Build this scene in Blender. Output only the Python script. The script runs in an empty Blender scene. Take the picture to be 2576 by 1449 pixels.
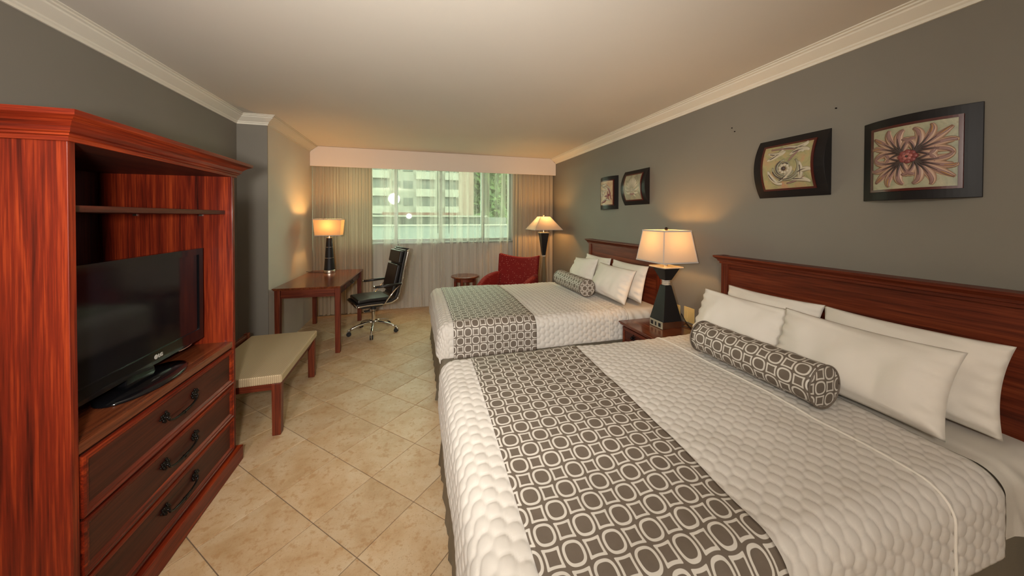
import bpy, bmesh, math, random
import numpy as np
from mathutils import Matrix, Vector

random.seed(7)
rng = np.random.default_rng(7)
sc = bpy.context.scene
COL = sc.collection
PI = math.pi

# ------------------------------------------------------------------ camera, world, light, exposure
EYE = 1.48
def set_camera():
    yaw, pit, rol, f, py = .2779, .0118, -.0028, 841.4, 557.3
    cy, sy = math.cos(yaw), math.sin(yaw)
    fwd = Vector((sy * math.cos(pit), cy * math.cos(pit), -math.sin(pit)))
    rt = Vector((cy, -sy, 0)); dn = fwd.cross(rt)
    r2 = rt * math.cos(rol) + dn * math.sin(rol)
    d2 = -rt * math.sin(rol) + dn * math.cos(rol)
    cam = bpy.data.cameras.new('camera'); o = bpy.data.objects.new('camera', cam); COL.objects.link(o)
    m = Matrix.Identity(4)
    for i in range(3):
        m[i][0] = r2[i]; m[i][1] = -d2[i]; m[i][2] = -fwd[i]
    m[2][3] = EYE
    o.matrix_world = m
    cam.sensor_fit = 'HORIZONTAL'; cam.sensor_width = 36; cam.lens = f / 2576 * 36
    cam.shift_y = (py - 724.5) / 2576
    cam.clip_start = .02; cam.clip_end = 500
    sc.camera = o
set_camera()

def set_world():
    w = bpy.data.worlds.new('sky'); sc.world = w; w.use_nodes = True
    bg = w.node_tree.nodes['Background']
    bg.inputs[0].default_value = (.97, 1.0, .98, 1); bg.inputs[1].default_value = 4.4
set_world()

def add_light(name, kind, loc, energy, color, size=.1, rot=None, **kw):
    l = bpy.data.lights.new(name, kind); l.energy = energy; l.color = color
    if kind == 'AREA':
        l.size = size
        for k, v in kw.items(): setattr(l, k, v)
    else:
        l.shadow_soft_size = size
    o = bpy.data.objects.new(name, l); COL.objects.link(o); o.location = loc
    if rot: o.rotation_euler = rot
    return o
# the photographer's flash beside the lens and the entry ceiling lamp behind the camera
fl = add_light('camera_flash', 'SPOT', (-.24, .02, 1.52), 118, (1.0, .95, .88), .07, rot=(math.radians(99), 0, math.radians(-7)))
fl.data.spot_size = math.radians(138); fl.data.spot_blend = 1.0
WARM = (1.0, .50, .14)

sc.view_settings.view_transform = 'Standard'
sc.view_settings.look = 'None'
sc.view_settings.gamma = 1.0
sc.view_settings.use_curve_mapping = False
sc.view_settings.exposure = 1.12

# ------------------------------------------------------------------ node helpers and materials
class NT:
    def __init__(s, name):
        s.mat = bpy.data.materials.new(name); s.mat.use_nodes = True
        s.t = s.mat.node_tree; s.t.nodes.clear()
        s.out = s.t.nodes.new('ShaderNodeOutputMaterial')
    def n(s, typ, ins=None, **kw):
        nd = s.t.nodes.new(typ)
        for k, v in kw.items(): setattr(nd, k, v)
        for k, v in (ins or {}).items(): s.set(nd.inputs[k], v)
        return nd
    def set(s, sock, v):
        if isinstance(v, bpy.types.NodeSocket): s.t.links.new(v, sock)
        elif isinstance(v, bpy.types.Node): s.t.links.new(v.outputs[0], sock)
        else: sock.default_value = v
    def m(s, op, a, b=0.0, c=None, clamp=False):
        ins = {0: a, 1: b}
        if c is not None: ins[2] = c
        return s.n('ShaderNodeMath', ins, operation=op, use_clamp=clamp).outputs[0]
    def sstep(s, lo, hi, x):
        return s.n('ShaderNodeMapRange', {'Value': x, 'From Min': lo, 'From Max': hi}, interpolation_type='SMOOTHSTEP').outputs[0]
    def mix(s, f, a, b):
        nd = s.n('ShaderNodeMix', data_type='RGBA')
        s.set(nd.inputs[0], f); s.set(nd.inputs[6], a); s.set(nd.inputs[7], b)
        return nd.outputs[2]
    def ramp(s, f, stops):
        nd = s.n('ShaderNodeValToRGB', {0: f}); cr = nd.color_ramp
        cr.elements[0].position, cr.elements[0].color = stops[0]
        cr.elements[1].position, cr.elements[1].color = stops[-1]
        for p, c in stops[1:-1]:
            e = cr.elements.new(p); e.color = c
        return nd.outputs[0]
    def obj(s, scale=(1, 1, 1), rnd=True):
        v = s.n('ShaderNodeTexCoord').outputs['Object']
        if rnd:
            r = s.n('ShaderNodeObjectInfo').outputs['Random']
            r = s.m('MULTIPLY', r, 37.0)
            v = s.n('ShaderNodeVectorMath', {0: v, 1: r}, operation='ADD').outputs[0]
        return s.n('ShaderNodeMapping', {'Vector': v, 'Scale': scale}).outputs[0]
    def uv(s):
        return s.n('ShaderNodeUVMap').outputs[0]
    def noise(s, vec, scale=5, detail=3, rough=.5, dist=0):
        return s.n('ShaderNodeTexNoise', {'Vector': vec, 'Scale': scale, 'Detail': detail, 'Roughness': rough, 'Distortion': dist}).outputs[0]
    def bump(s, h, strength=.3, dist=.01):
        return s.n('ShaderNodeBump', {'Height': h, 'Strength': strength, 'Distance': dist}).outputs[0]
    def bsdf(s, **kw):
        b = s.n('ShaderNodeBsdfPrincipled')
        for k, v in kw.items(): s.set(b.inputs[k.replace('_', ' ')], v)
        return b
    def done(s, b):
        s.t.links.new(b.outputs[0], s.out.inputs[0]); return s.mat
def C(r, g, b): return (r, g, b, 1)
def S(r, g, b):                                   # sRGB 0..255 to linear
    f = lambda c: (c / 12.92 if c <= .04045 else ((c + .055) / 1.055) ** 2.4)
    return (f(r / 255), f(g / 255), f(b / 255), 1)

def mat_plain(name, col, rough=.5, metal=0.0, **kw):
    t = NT(name); return t.done(t.bsdf(Base_Color=col, Roughness=rough, Metallic=metal, **kw))
def mat_wall(name, col, var=.06):
    t = NT(name); v = t.obj(rnd=False)
    n = t.noise(v, 1.3, 3); fine = t.noise(v, 420, 2)
    c2 = tuple(x * (1 - var) for x in col[:3]) + (1,)
    c = t.mix(t.sstep(.3, .7, n), c2, col)
    return t.done(t.bsdf(Base_Color=c, Roughness=.7, Normal=t.bump(fine, .12, .002)))
def mat_wood(name, axis, dark, mid, light, rough=.42, scale=1.0, coat=.06):
    t = NT(name)
    s = [26 * scale] * 3; s[axis] = .9 * scale
    s2 = [150 * scale] * 3; s2[axis] = 4 * scale
    v = t.obj(tuple(s)); v2 = t.obj(tuple(s2))
    n = t.noise(v, 1.0, 5, .6, .8); f = t.noise(v2, 1.0, 3, .6)
    h = t.m('ADD', t.m('MULTIPLY', n, .62), t.m('MULTIPLY', f, .38))
    c = t.ramp(h, [(.34, dark), (.5, mid), (.66, light)])
    return t.done(t.bsdf(Base_Color=c, Roughness=rough, Coat_Weight=coat, Coat_Roughness=.12, Specular_IOR_Level=.28, Normal=t.bump(f, .06, .002)))
D_, M_, L_ = C(.030, .003, .001), C(.140, .012, .003), C(.32, .042, .008)
WA = [mat_wood('armoire_mahogany_%s' % 'xyz'[i], i, D_, M_, L_) for i in range(3)]
WOODS = [mat_wood('furniture_mahogany_%s' % 'xyz'[i], i, C(.036, .006, .003), C(.125, .022, .008), C(.215, .048, .016)) for i in range(3)]
D2, M2, L2 = C(.050, .011, .005), C(.150, .036, .013), C(.25, .075, .027)
TOPS = [mat_wood('polished_mahogany_%s' % 'xyz'[i], i, D2, M2, L2, rough=.22, coat=.35) for i in range(3)]
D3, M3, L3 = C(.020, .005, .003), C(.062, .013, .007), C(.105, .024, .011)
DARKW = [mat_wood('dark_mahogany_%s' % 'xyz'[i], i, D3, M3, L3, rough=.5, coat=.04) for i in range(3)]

M = {}
M['wall_gray'] = mat_wall('warm_grey_paint', C(.200, .180, .148))
M['wall_beige'] = mat_wall('beige_paint', C(.53, .49, .42))
M['ceiling'] = mat_wall('ceiling_paint', C(.63, .585, .52), .03)
M['crown'] = mat_wall('cream_trim_paint', C(.72, .67, .57), .02)
M['valance'] = mat_wall('valance_paint', C(.72, .62, .53), .02)
M['black'] = mat_plain('black_lacquer', C(.008, .007, .007), .22)
M['blackmatte'] = mat_plain('black_plastic', C(.012, .012, .013), .5)
M['lampblack'] = mat_plain('black_lamp_body', C(.011, .010, .010), .5, Specular_IOR_Level=.3)
M['bronze'] = mat_plain('dark_bronze', C(.018, .015, .014), .28, .85)
M['chrome'] = mat_plain('chrome', C(.80, .78, .74), .12, 1.0)
M['nickel'] = mat_plain('brushed_nickel', C(.62, .57, .48), .3, 1.0)
M['crystal'] = mat_plain('crystal', C(.85, .80, .70), .05, 0, Transmission_Weight=.6, IOR=1.5)
M['frame'] = mat_plain('black_picture_frame', C(.012, .010, .010), .45, Specular_IOR_Level=.22)
M['paneltin'] = mat_plain('pale_nickel', C(.40, .35, .26), .4, .3)
M['framelip'] = mat_plain('red_frame_lip', C(.07, .010, .006), .3)
M['ivory'] = mat_plain('ivory_plate', S(226, 196, 128), .4)
M['whiteplate'] = mat_plain('white_plate', S(205, 195, 180), .4)
M['redlight'] = mat_plain('grey_logo', C(.55, .53, .48), .4)
M['tvscreen'] = mat_plain('screen_glass', C(.006, .006, .008), .09)
M['tvbody'] = mat_plain('piano_black', C(.005, .005, .006), .10)

def mat_tile():
    t = NT('beige_ceramic_tile'); v = t.obj()
    a = t.noise(v, 5, 5, .62, .4); b = t.noise(v, 26, 4, .65); s = t.noise(v, 140, 3, .7)
    c = t.ramp(a, [(.30, C(.45, .285, .145)), (.48, C(.53, .365, .215)), (.68, C(.59, .45, .30))])
    c = t.mix(t.m('MULTIPLY', t.sstep(.52, .66, b), .6), c, C(.40, .215, .085))
    c = t.mix(t.m('MULTIPLY', t.sstep(.58, .68, s), .5), c, C(.30, .17, .08))
    r = t.n('ShaderNodeObjectInfo').outputs['Random']
    hv = t.n('ShaderNodeHueSaturation', {'Value': t.m('ADD', t.m('MULTIPLY', r, .14), .93), 'Color': c})
    return t.done(t.bsdf(Base_Color=hv.outputs[0], Roughness=.42, Normal=t.bump(b, .08, .004)))
M['tile'] = mat_tile()
M['grout'] = mat_plain('grout', C(.20, .14, .09), .9)

def mat_cloth(name, col, rough=.85, weave=900, bump=.1, sheen=0):
    t = NT(name); v = t.obj(rnd=False)
    n = t.noise(v, weave, 2); w = t.noise(v, 9, 3)
    h = t.m('ADD', t.m('MULTIPLY', n, .25), w)
    return t.done(t.bsdf(Base_Color=col, Roughness=rough, Sheen_Weight=sheen, Normal=t.bump(h, bump, .01)))
M['quilt'] = mat_cloth('white_quilted_cotton', C(.60, .56, .51), weave=500, bump=.08)
M['pillow'] = mat_cloth('white_pillowcase', C(.72, .67, .60), weave=700, bump=.12)
M['sheet'] = mat_cloth('white_bed_sheet', C(.58, .54, .475), bump=.15)
M['skirt'] = mat_cloth('olive_bed_skirt', C(.155, .130, .092), .45, 400, .2, 0)
M['cream_shade_dummy'] = None; del M['cream_shade_dummy']

def mat_pattern(name, cell):
    t = NT(name); sep = t.n('ShaderNodeSeparateXYZ', {0: t.uv()})
    x = t.m('DIVIDE', sep.outputs[0], cell); y = t.m('DIVIDE', sep.outputs[1], cell)
    px, py = t.m('MULTIPLY', x, PI), t.m('MULTIPLY', y, PI)
    A = .072
    X = t.m('SUBTRACT', x, t.m('MULTIPLY', t.m('MULTIPLY', t.m('SINE', px), t.m('COSINE', py)), A))
    Y = t.m('SUBTRACT', y, t.m('MULTIPLY', t.m('MULTIPLY', t.m('SINE', py), t.m('COSINE', px)), A))
    rx, ry = t.m('ROUND', X), t.m('ROUND', Y)
    a, b = t.m('ABSOLUTE', t.m('SUBTRACT', X, rx)), t.m('ABSOLUTE', t.m('SUBTRACT', Y, ry))
    par = t.m('ABSOLUTE', t.m('MODULO', t.m('ADD', rx, ry), 2.0))          # 0 rounded cell, 1 pinched cell
    p = t.m('ADD', t.m('MULTIPLY', par, 14.0), 3.6)
    nm = t.m('POWER', t.m('ADD', t.m('POWER', a, p), t.m('POWER', b, p)), t.m('DIVIDE', 1.0, p))
    d = t.m('SUBTRACT', .5, nm)
    ring = t.m('MULTIPLY', t.sstep(.048, .066, d), t.m('SUBTRACT', 1.0, t.sstep(.172, .190, d)))
    v = t.obj(rnd=False); nz = t.noise(v, 30, 3)
    g = t.mix(nz, C(.120, .093, .071), C(.155, .122, .094))
    c = t.mix(ring, g, C(.60, .56, .50))
    h = t.m('ADD', t.m('MULTIPLY', ring, .4), t.noise(v, 600, 2))
    return t.done(t.bsdf(Base_Color=c, Roughness=.62, Normal=t.bump(h, .1, .004)))
M['pattern'] = mat_pattern('grey_white_geometric_fabric', .0635)
M['pattern_bolster'] = mat_pattern('geometric_bolster_fabric', .060)

def mat_shade(name, col, trans):
    t = NT(name)
    d = t.n('ShaderNodeBsdfDiffuse', {'Color': col})
    tr = t.n('ShaderNodeBsdfTranslucent', {'Color': col})
    return t.done(t.n('ShaderNodeMixShader', {0: trans, 1: d, 2: tr}))
M['shade'] = mat_shade('linen_lamp_shade', C(.50, .43, .36), .20)
M['shade_desk'] = mat_shade('amber_lamp_shade', C(.50, .37, .23), .15)
M['shade_trim'] = mat_shade('shade_trim', C(.50, .46, .42), .10)
def mat_sheer():
    t = NT('sheer_voile'); v = t.obj((1, 1, 1), False)
    streak = t.noise(t.n('ShaderNodeMapping', {'Vector': v, 'Scale': (15, 6, .25)}).outputs[0], 1, 1, .5)
    col = C(.70, .66, .58)
    d = t.n('ShaderNodeBsdfDiffuse', {'Color': col}); tl = t.n('ShaderNodeBsdfTranslucent', {'Color': col})
    s = t.n('ShaderNodeMixShader', {0: .42, 1: d, 2: tl})
    tp = t.n('ShaderNodeBsdfTransparent')
    lw = t.n('ShaderNodeLayerWeight', {'Blend': .35}).outputs['Facing']
    op = t.m('ADD', t.m('MULTIPLY', t.sstep(.38, .66, streak), .32), t.m('ADD', .13, t.m('MULTIPLY', lw, .5)), clamp=True)
    return t.done(t.n('ShaderNodeMixShader', {0: op, 1: tp, 2: s}))
M['sheer'] = mat_sheer()
def mat_drape():
    t = NT('beige_drape'); v = t.obj((70, 20, .5), False)
    n = t.noise(v, 1, 4, .6)
    c = t.ramp(n, [(.3, C(.34, .275, .195)), (.7, C(.50, .42, .31))])
    d = t.n('ShaderNodeBsdfDiffuse', {'Color': c}); tl = t.n('ShaderNodeBsdfTranslucent', {'Color': c})
    return t.done(t.n('ShaderNodeMixShader', {0: .22, 1: d, 2: tl}))
M['drape'] = mat_drape()
def mat_glass():
    t = NT('green_tinted_glass')
    tp = t.n('ShaderNodeBsdfTransparent', {'Color': C(.80, .90, .76)}); g = t.n('ShaderNodeBsdfGlossy', {'Roughness': .02})
    return t.done(t.n('ShaderNodeMixShader', {0: .05, 1: tp, 2: g}))
M['glass'] = mat_glass()
def mat_leather():
    t = NT('black_leather'); v = t.obj(rnd=False)
    n = t.n('ShaderNodeTexVoronoi', {'Vector': v, 'Scale': 260}).outputs[0]
    return t.done(t.bsdf(Base_Color=C(.014, .012, .011), Roughness=.38, Normal=t.bump(n, .12, .002)))
M['leather'] = mat_leather()
def mat_velvet():
    t = NT('red_dotted_velvet'); v = t.obj(rnd=False)
    d = t.n('ShaderNodeTexVoronoi', {'Vector': v, 'Scale': 34, 'Randomness': .55}).outputs[0]
    dot = t.m('SUBTRACT', 1.0, t.sstep(.15, .24, d))
    n = t.noise(v, 60, 3)
    c = t.mix(n, C(.16, .010, .009), C(.23, .016, .013))
    c = t.mix(t.m('MULTIPLY', dot, .65), c, C(.50, .20, .14))
    return t.done(t.bsdf(Base_Color=c, Roughness=.9, Specular_IOR_Level=.2))
M['velvet'] = mat_velvet()
def mat_rattan():
    t = NT('woven_tan_fabric'); v = t.obj(rnd=False)
    w = t.n('ShaderNodeTexWave', {'Vector': v, 'Scale': 26, 'Distortion': .6, 'Detail': 1}, wave_type='BANDS', bands_direction='X').outputs[1]
    w2 = t.n('ShaderNodeTexWave', {'Vector': v, 'Scale': 34, 'Distortion': .4}, wave_type='BANDS', bands_direction='Y').outputs[1]
    w3 = t.n('ShaderNodeTexWave', {'Vector': v, 'Scale': 34, 'Distortion': .4}, wave_type='BANDS', bands_direction='Z').outputs[1]
    h = t.m('MULTIPLY', w, t.m('ADD', t.m('MULTIPLY', w2, .5), t.m('MULTIPLY', w3, .5)))
    c = t.ramp(h, [(.05, C(.34, .25, .145)), (.5, C(.60, .48, .30))])
    return t.done(t.bsdf(Base_Color=c, Roughness=.8, Normal=t.bump(h, .35, .004)))
M['rattan'] = mat_rattan()
def mat_panel(name, a, b, c3):
    t = NT(name); v = t.obj(rnd=False)
    n = t.noise(v, 11, 5, .65, .6); f = t.noise(v, 60, 4)
    c = t.ramp(n, [(.34, a), (.5, b), (.66, c3)])
    c = t.mix(t.m('MULTIPLY', t.sstep(.6, .7, f), .3), c, C(.20, .15, .08))
    return t.done(t.bsdf(Base_Color=c, Roughness=.45, Normal=t.bump(f, .2, .003)))

# ------------------------------------------------------------------ geometry helpers
class MB:
    def __init__(s): s.v = []; s.f = []; s.uvs = None
    def add(s, vs, fs):
        k = len(s.v); s.v += [tuple(p) for p in vs]; s.f += [tuple(i + k for i in f) for f in fs]; return s
    def box(s, x0, x1, y0, y1, z0, z1):
        return s.add([(x0, y0, z0), (x1, y0, z0), (x1, y1, z0), (x0, y1, z0), (x0, y0, z1), (x1, y0, z1), (x1, y1, z1), (x0, y1, z1)],
                     [(0, 3, 2, 1), (4, 5, 6, 7), (0, 1, 5, 4), (1, 2, 6, 5), (2, 3, 7, 6), (3, 0, 4, 7)])
    def frustum(s, cx, cy, z0, z1, hx0, hy0, hx1, hy1, rot=0, caps=True):
        vs = []
        for z, hx, hy in ((z0, hx0, hy0), (z1, hx1, hy1)):
            for a, b in ((-1, -1), (1, -1), (1, 1), (-1, 1)):
                x, y = a * hx, b * hy
                vs.append((cx + x * math.cos(rot) - y * math.sin(rot), cy + x * math.sin(rot) + y * math.cos(rot), z))
        fs = [(0, 1, 5, 4), (1, 2, 6, 5), (2, 3, 7, 6), (3, 0, 4, 7)]
        if caps: fs += [(0, 3, 2, 1), (4, 5, 6, 7)]
        return s.add(vs, fs)
    def lathe(s, prof, cx=0, cy=0, seg=28, cap=True):
        vs, fs = [], []
        for r, z in prof:
            for i in range(seg):
                a = 2 * PI * i / seg; vs.append((cx + r * math.cos(a), cy + r * math.sin(a), z))
        for j in range(len(prof) - 1):
            for i in range(seg):
                i2 = (i + 1) % seg
                fs.append((j * seg + i, j * seg + i2, (j + 1) * seg + i2, (j + 1) * seg + i))
        if cap:
            fs.append(tuple(reversed(range(seg)))); k = (len(prof) - 1) * seg; fs.append(tuple(range(k, k + seg)))
        return s.add(vs, fs)
    def tube(s, path, r, seg=10, cap=True, flat=1.0, up=None):
        path = [Vector(p) for p in path]; n = len(path)
        rs = r if isinstance(r, (list, tuple)) else [r] * n
        vs, fs = [], []; prev = None
        for i, p in enumerate(path):
            d = (path[min(i + 1, n - 1)] - path[max(i - 1, 0)]).normalized()
            if up is not None:
                ref = Vector(up); a = d.cross(ref)
                a = a.normalized() if a.length > 1e-6 else Vector((1, 0, 0)); b = a.cross(d)
            else:
                if prev is None:
                    ref = Vector((0, 0, 1)) if abs(d.z) < .9 else Vector((1, 0, 0)); a = d.cross(ref).normalized()
                else:
                    a = (prev - d * prev.dot(d)).normalized()
                prev = a; b = d.cross(a)
            for k in range(seg):
                t = 2 * PI * k / seg
                vs.append(p + a * (rs[i] * math.cos(t)) + b * (rs[i] * flat * math.sin(t)))
        for i in range(n - 1):
            for k in range(seg):
                k2 = (k + 1) % seg
                fs.append((i * seg + k, i * seg + k2, (i + 1) * seg + k2, (i + 1) * seg + k))
        if cap: fs += [tuple(reversed(range(seg))), tuple(range((n - 1) * seg, n * seg))]
        return s.add(vs, fs)
    def ball(s, c, r, seg=8, rings=5, sx=1, sy=1, sz=1):
        vs, fs = [], []
        for j in range(1, rings):
            ph = PI * j / rings
            for i in range(seg):
                a = 2 * PI * i / seg
                vs.append((c[0] + r * sx * math.sin(ph) * math.cos(a), c[1] + r * sy * math.sin(ph) * math.sin(a), c[2] + r * sz * math.cos(ph)))
        k = len(vs); vs += [(c[0], c[1], c[2] + r * sz), (c[0], c[1], c[2] - r * sz)]
        for i in range(seg):
            i2 = (i + 1) % seg
            fs.append((k, i, i2)); fs.append((k + 1, (rings - 2) * seg + i2, (rings - 2) * seg + i))
            for j in range(rings - 2): fs.append((j * seg + i, (j + 1) * seg + i, (j + 1) * seg + i2, j * seg + i2))
        return s.add(vs, fs)
    def loft(s, path, offs, prof, closed_prof=True):
        """profile (o, z) carried along path points (x, y) with mitre offset vectors"""
        n = len(prof); vs, fs = [], []
        for (x, y), (ox, oy) in zip(path, offs):
            for o, z in prof: vs.append((x + ox * o, y + oy * o, z))
        for i in range(len(path) - 1):
            for k in range(n if closed_prof else n - 1):
                k2 = (k + 1) % n
                fs.append((i * n + k, i * n + k2, (i + 1) * n + k2, (i + 1) * n + k))
        if closed_prof: fs += [tuple(reversed(range(n))), tuple(range((len(path) - 1) * n, len(path) * n))]
        return s.add(vs, fs)
    def xf(s, m):
        s.v = [tuple(m @ Vector(p)) for p in s.v]; return s
    def build(s, name, mat, parent=None, bevel=0, seg=2, smooth=False, world=True, loc=None, subsurf=0):
        vs = s.v
        if parent is not None and world:
            inv = Matrix.Rotation(-parent.rotation_euler[2], 4, 'Z') @ Matrix.Translation(-Vector(parent.location))
            if parent.get('_base'):
                b = parent['_base']; inv = Matrix.Rotation(-b[3], 4, 'Z') @ Matrix.Translation((-b[0], -b[1], -b[2]))
            vs = [tuple(inv @ Vector(p)) for p in vs]
        me = bpy.data.meshes.new(name); me.from_pydata(vs, [], s.f)
        if s.uvs is not None:
            l = me.uv_layers.new(name='UVMap')
            for lp in me.loops: l.data[lp.index].uv = s.uvs[lp.vertex_index]
        bm = bmesh.new(); bm.from_mesh(me)
        bmesh.ops.recalc_face_normals(bm, faces=bm.faces)
        if bevel:
            ed = [e for e in bm.edges if len(e.link_faces) == 2 and e.calc_face_angle(0) > .5]
            bmesh.ops.bevel(bm, geom=ed, offset=bevel, segments=seg, affect='EDGES', profile=.5, clamp_overlap=True)
        bm.to_mesh(me); bm.free()
        if smooth:
            for p in me.polygons: p.use_smooth = True
        me.materials.append(mat)
        o = bpy.data.objects.new(name, me); COL.objects.link(o)
        if parent is not None:
            o.parent = parent
            if parent.get('_base'): o['_base'] = list(parent['_base'])
        if subsurf:
            md = o.modifiers.new('soft', 'SUBSURF'); md.levels = subsurf; md.render_levels = subsurf
        return o
def tag(o, label, cat, group=None, kind=None):
    if label: o['label'] = label
    if cat: o['category'] = cat
    if group: o['group'] = group
    if kind: o['kind'] = kind
    return o
def thing(name, label, cat, loc=(0, 0, 0), rotz=0, group=None):
    o = bpy.data.objects.new(name, None); COL.objects.link(o); o.empty_display_size = .05
    o.location = loc; o.rotation_euler = (0, 0, rotz)
    o['_base'] = [loc[0], loc[1], loc[2], rotz]
    return tag(o, label, cat, group)
def struct(o): o['kind'] = 'structure'; return o
def rotated(mb, loc, rotz):
    return mb.xf(Matrix.Translation(loc) @ Matrix.Rotation(rotz, 4, 'Z'))
def mesh_np(name, P, faces, mat, parent=None, uv=None, smooth=True, base=None):
    """fast mesh from arrays, vertices already local to the parent"""
    me = bpy.data.meshes.new(name)
    nv, nf = len(P), len(faces)
    me.vertices.add(nv); me.vertices.foreach_set('co', np.asarray(P, 'f').ravel())
    me.loops.add(nf * 4); me.loops.foreach_set('vertex_index', np.asarray(faces, 'i').ravel())
    me.polygons.add(nf); me.polygons.foreach_set('loop_start', np.arange(nf, dtype='i') * 4)
    me.update(calc_edges=True)
    if uv is not None:
        l = me.uv_layers.new(name='UVMap'); l.data.foreach_set('uv', np.asarray(uv, 'f')[np.asarray(faces).ravel()].ravel())
    if smooth: me.polygons.foreach_set('use_smooth', np.ones(nf, bool))
    me.validate(); me.materials.append(mat)
    o = bpy.data.objects.new(name, me); COL.objects.link(o)
    if parent is not None: o.parent = parent
    return o
def grid_faces(nu, nv, closed_u=False):
    i, j = np.meshgrid(np.arange(nu if closed_u else nu - 1), np.arange(nv - 1), indexing='ij')
    i2 = (i + 1) % nu
    return np.stack([i * nv + j, i2 * nv + j, i2 * nv + j + 1, i * nv + j + 1], -1).reshape(-1, 4)
def vnoise(x, y, seed=0):
    """smooth value noise for cloth wrinkles"""
    r = np.random.default_rng(seed).random((64, 64))
    xi, yi = np.floor(x).astype(int), np.floor(y).astype(int); fx, fy = x - xi, y - yi
    fx, fy = fx * fx * (3 - 2 * fx), fy * fy * (3 - 2 * fy)
    g = lambda a, b: r[a % 64, b % 64]
    return (g(xi, yi) * (1 - fx) + g(xi + 1, yi) * fx) * (1 - fy) + (g(xi, yi + 1) * (1 - fx) + g(xi + 1, yi + 1) * fx) * fy - .5
def link_copy(o, parent, **kw):
    c = o.copy(); COL.objects.link(c); c.parent = parent
    for k, v in kw.items(): setattr(c, k, v)
    return c

# ------------------------------------------------------------------ room shell
XL, XR, XB, YP, YW, YB, ZC = -1.748, 2.35, -1.48, 4.02, 5.72, -2.7, 2.51
def build_room():
    # floor: grout bed and one object per diagonal tile
    fl = struct(MB().box(XL, XR, YB, YW, -.06, -.004).build('floor', M['grout']))
    ts = .2228 * EYE; ang = .7775
    a = np.array([math.cos(ang), math.sin(ang)]); b = np.array([a[1], -a[0]])
    o0 = np.array([-.6381, 1.5349]) * EYE
    g = .0022
    corners = [(g, g), (1 - g / ts, g), (1 - g / ts, 1 - g / ts), (g, 1 - g / ts)]
    rect = (XL + .001, XR - .001, YB, YW - .001)
    def clip(poly):
        for ax, lim, sg in ((0, rect[0], 1), (0, rect[1], -1), (1, rect[2], 1), (1, rect[3], -1)):
            out = []
            for i in range(len(poly)):
                p, q = poly[i], poly[(i + 1) % len(poly)]
                dp, dq = sg * (p[ax] - lim), sg * (q[ax] - lim)
                if dp >= 0: out.append(p)
                if dp * dq < 0:
                    t = dp / (dp - dq); out.append(p + (q - p) * t)
            poly = out
            if len(poly) < 3: return None
        return poly
    def tile_mb(poly):
        mb = MB(); n = len(poly); c = sum(poly) / n
        ins = [p + (c - p) * min(.012, .4 * .006 / max(np.linalg.norm(c - p), 1e-6)) for p in poly]
        vs = [(p[0], p[1], -.004) for p in poly] + [(p[0], p[1], -.001) for p in poly] + [(p[0], p[1], 0) for p in ins]
        fs = [tuple(range(2 * n, 3 * n))]
        for k in range(2):
            for i in range(n):
                j = (i + 1) % n; fs.append((k * n + i, k * n + j, (k + 1) * n + j, (k + 1) * n + i))
        return mb.add(vs, fs)
    shared = None; rest = MB(); made = 0
    for i in range(-14, 18):
        for j in range(-16, 18):
            poly = [o0 + ts * (b * (i + (u if False else 0)) + a * j) + ts * 0 + b * (u * ts if True else 0) + a * (v * ts) for u, v in
                    ((g / ts, g / ts), (1 - g / ts, g / ts), (1 - g / ts, 1 - g / ts), (g / ts, 1 - g / ts))]
            poly = [np.array(p) for p in poly]
            cx, cy = sum(poly) / 4
            if not (rect[0] - .3 < cx < rect[1] + .3 and rect[2] - .3 < cy < rect[3] + .3): continue
            # the part of the alcove behind the return wall carries no tiles
            cl = clip(poly)
            if cl is None: continue
            if cx < XB - .24 and cy > YP + .24: continue
            if cy < -.4:
                rest.add(*[(x) for x in (tile_mb(cl).v, tile_mb(cl).f)]); continue
            whole = all(rect[0] < p[0] < rect[1] and rect[2] < p[1] < rect[3] for p in poly)
            if whole:
                if shared is None:
                    c0 = np.array([cx, cy]); shared = tile_mb([p - c0 for p in poly]).build('floor_tile', M['tile'], fl, world=False)
                    shared.location = (cx, cy, 0)
                else:
                    link_copy(shared, fl, location=(cx, cy, 0))
            else:
                c0 = np.array([cx, cy]); o = tile_mb([p - c0 for p in cl]).build('floor_tile', M['tile'], fl, world=False); o.location = (cx, cy, 0)
            made += 1
    r = rest.build('floor_tiling_by_entry', M['tile'], fl, world=False); r['kind'] = 'stuff'
    # walls
    T = .12
    struct(MB().box(XL - T, XL, YB - T, YP, -.06, ZC + .1).build('wall_left', M['wall_gray']))
    struct(MB().box(XL - T, XB, YP, YP + .012, -.06, ZC + .1).build('wall_left_return', M['wall_gray']))
    struct(MB().box(XL - T, XB, YP + .012, YW + .2, -.06, ZC + .1).build('wall_left_alcove', M['wall_beige']))
    wr = struct(MB().box(XR, XR + T, YB - T, YW + .2, -.06, ZC + .1).build('wall_right', M['wall_gray']))
    for y, z in ((2.031, 2.178), (2.007, 2.145), (1.362, 2.122)):
        MB().lathe([(.004, 0), (.004, .006), (.002, .009)], seg=8).xf(Matrix.Translation((XR, y, z)) @ Matrix.Rotation(-PI / 2, 4, 'Y')).build('nail', M['bronze'], wr, world=False)
    struct(MB().box(XL - T, XR + T, YB - T, YB, -.06, ZC + .1).build('wall_back', M['wall_gray']))
    struct(MB().box(XL - T, XR + T, YB - T, YW + .2, ZC, ZC + .1).build('ceiling', M['ceiling']))
    # window wall around the opening
    wx0, wx1, wz0, wz1 = -1.30, 1.62, 1.075, 2.46
    ww = MB().box(XB, XR, YW, YW + .2, -.06, wz0 - .03).box(XB, XR, YW, YW + .2, wz1, ZC)
    ww.box(XB, wx0, YW, YW + .2, wz0 - .03, wz1).box(wx1, XR, YW, YW + .2, wz0 - .03, wz1)
    struct(ww.build('wall_window', M['wall_beige']))
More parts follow.
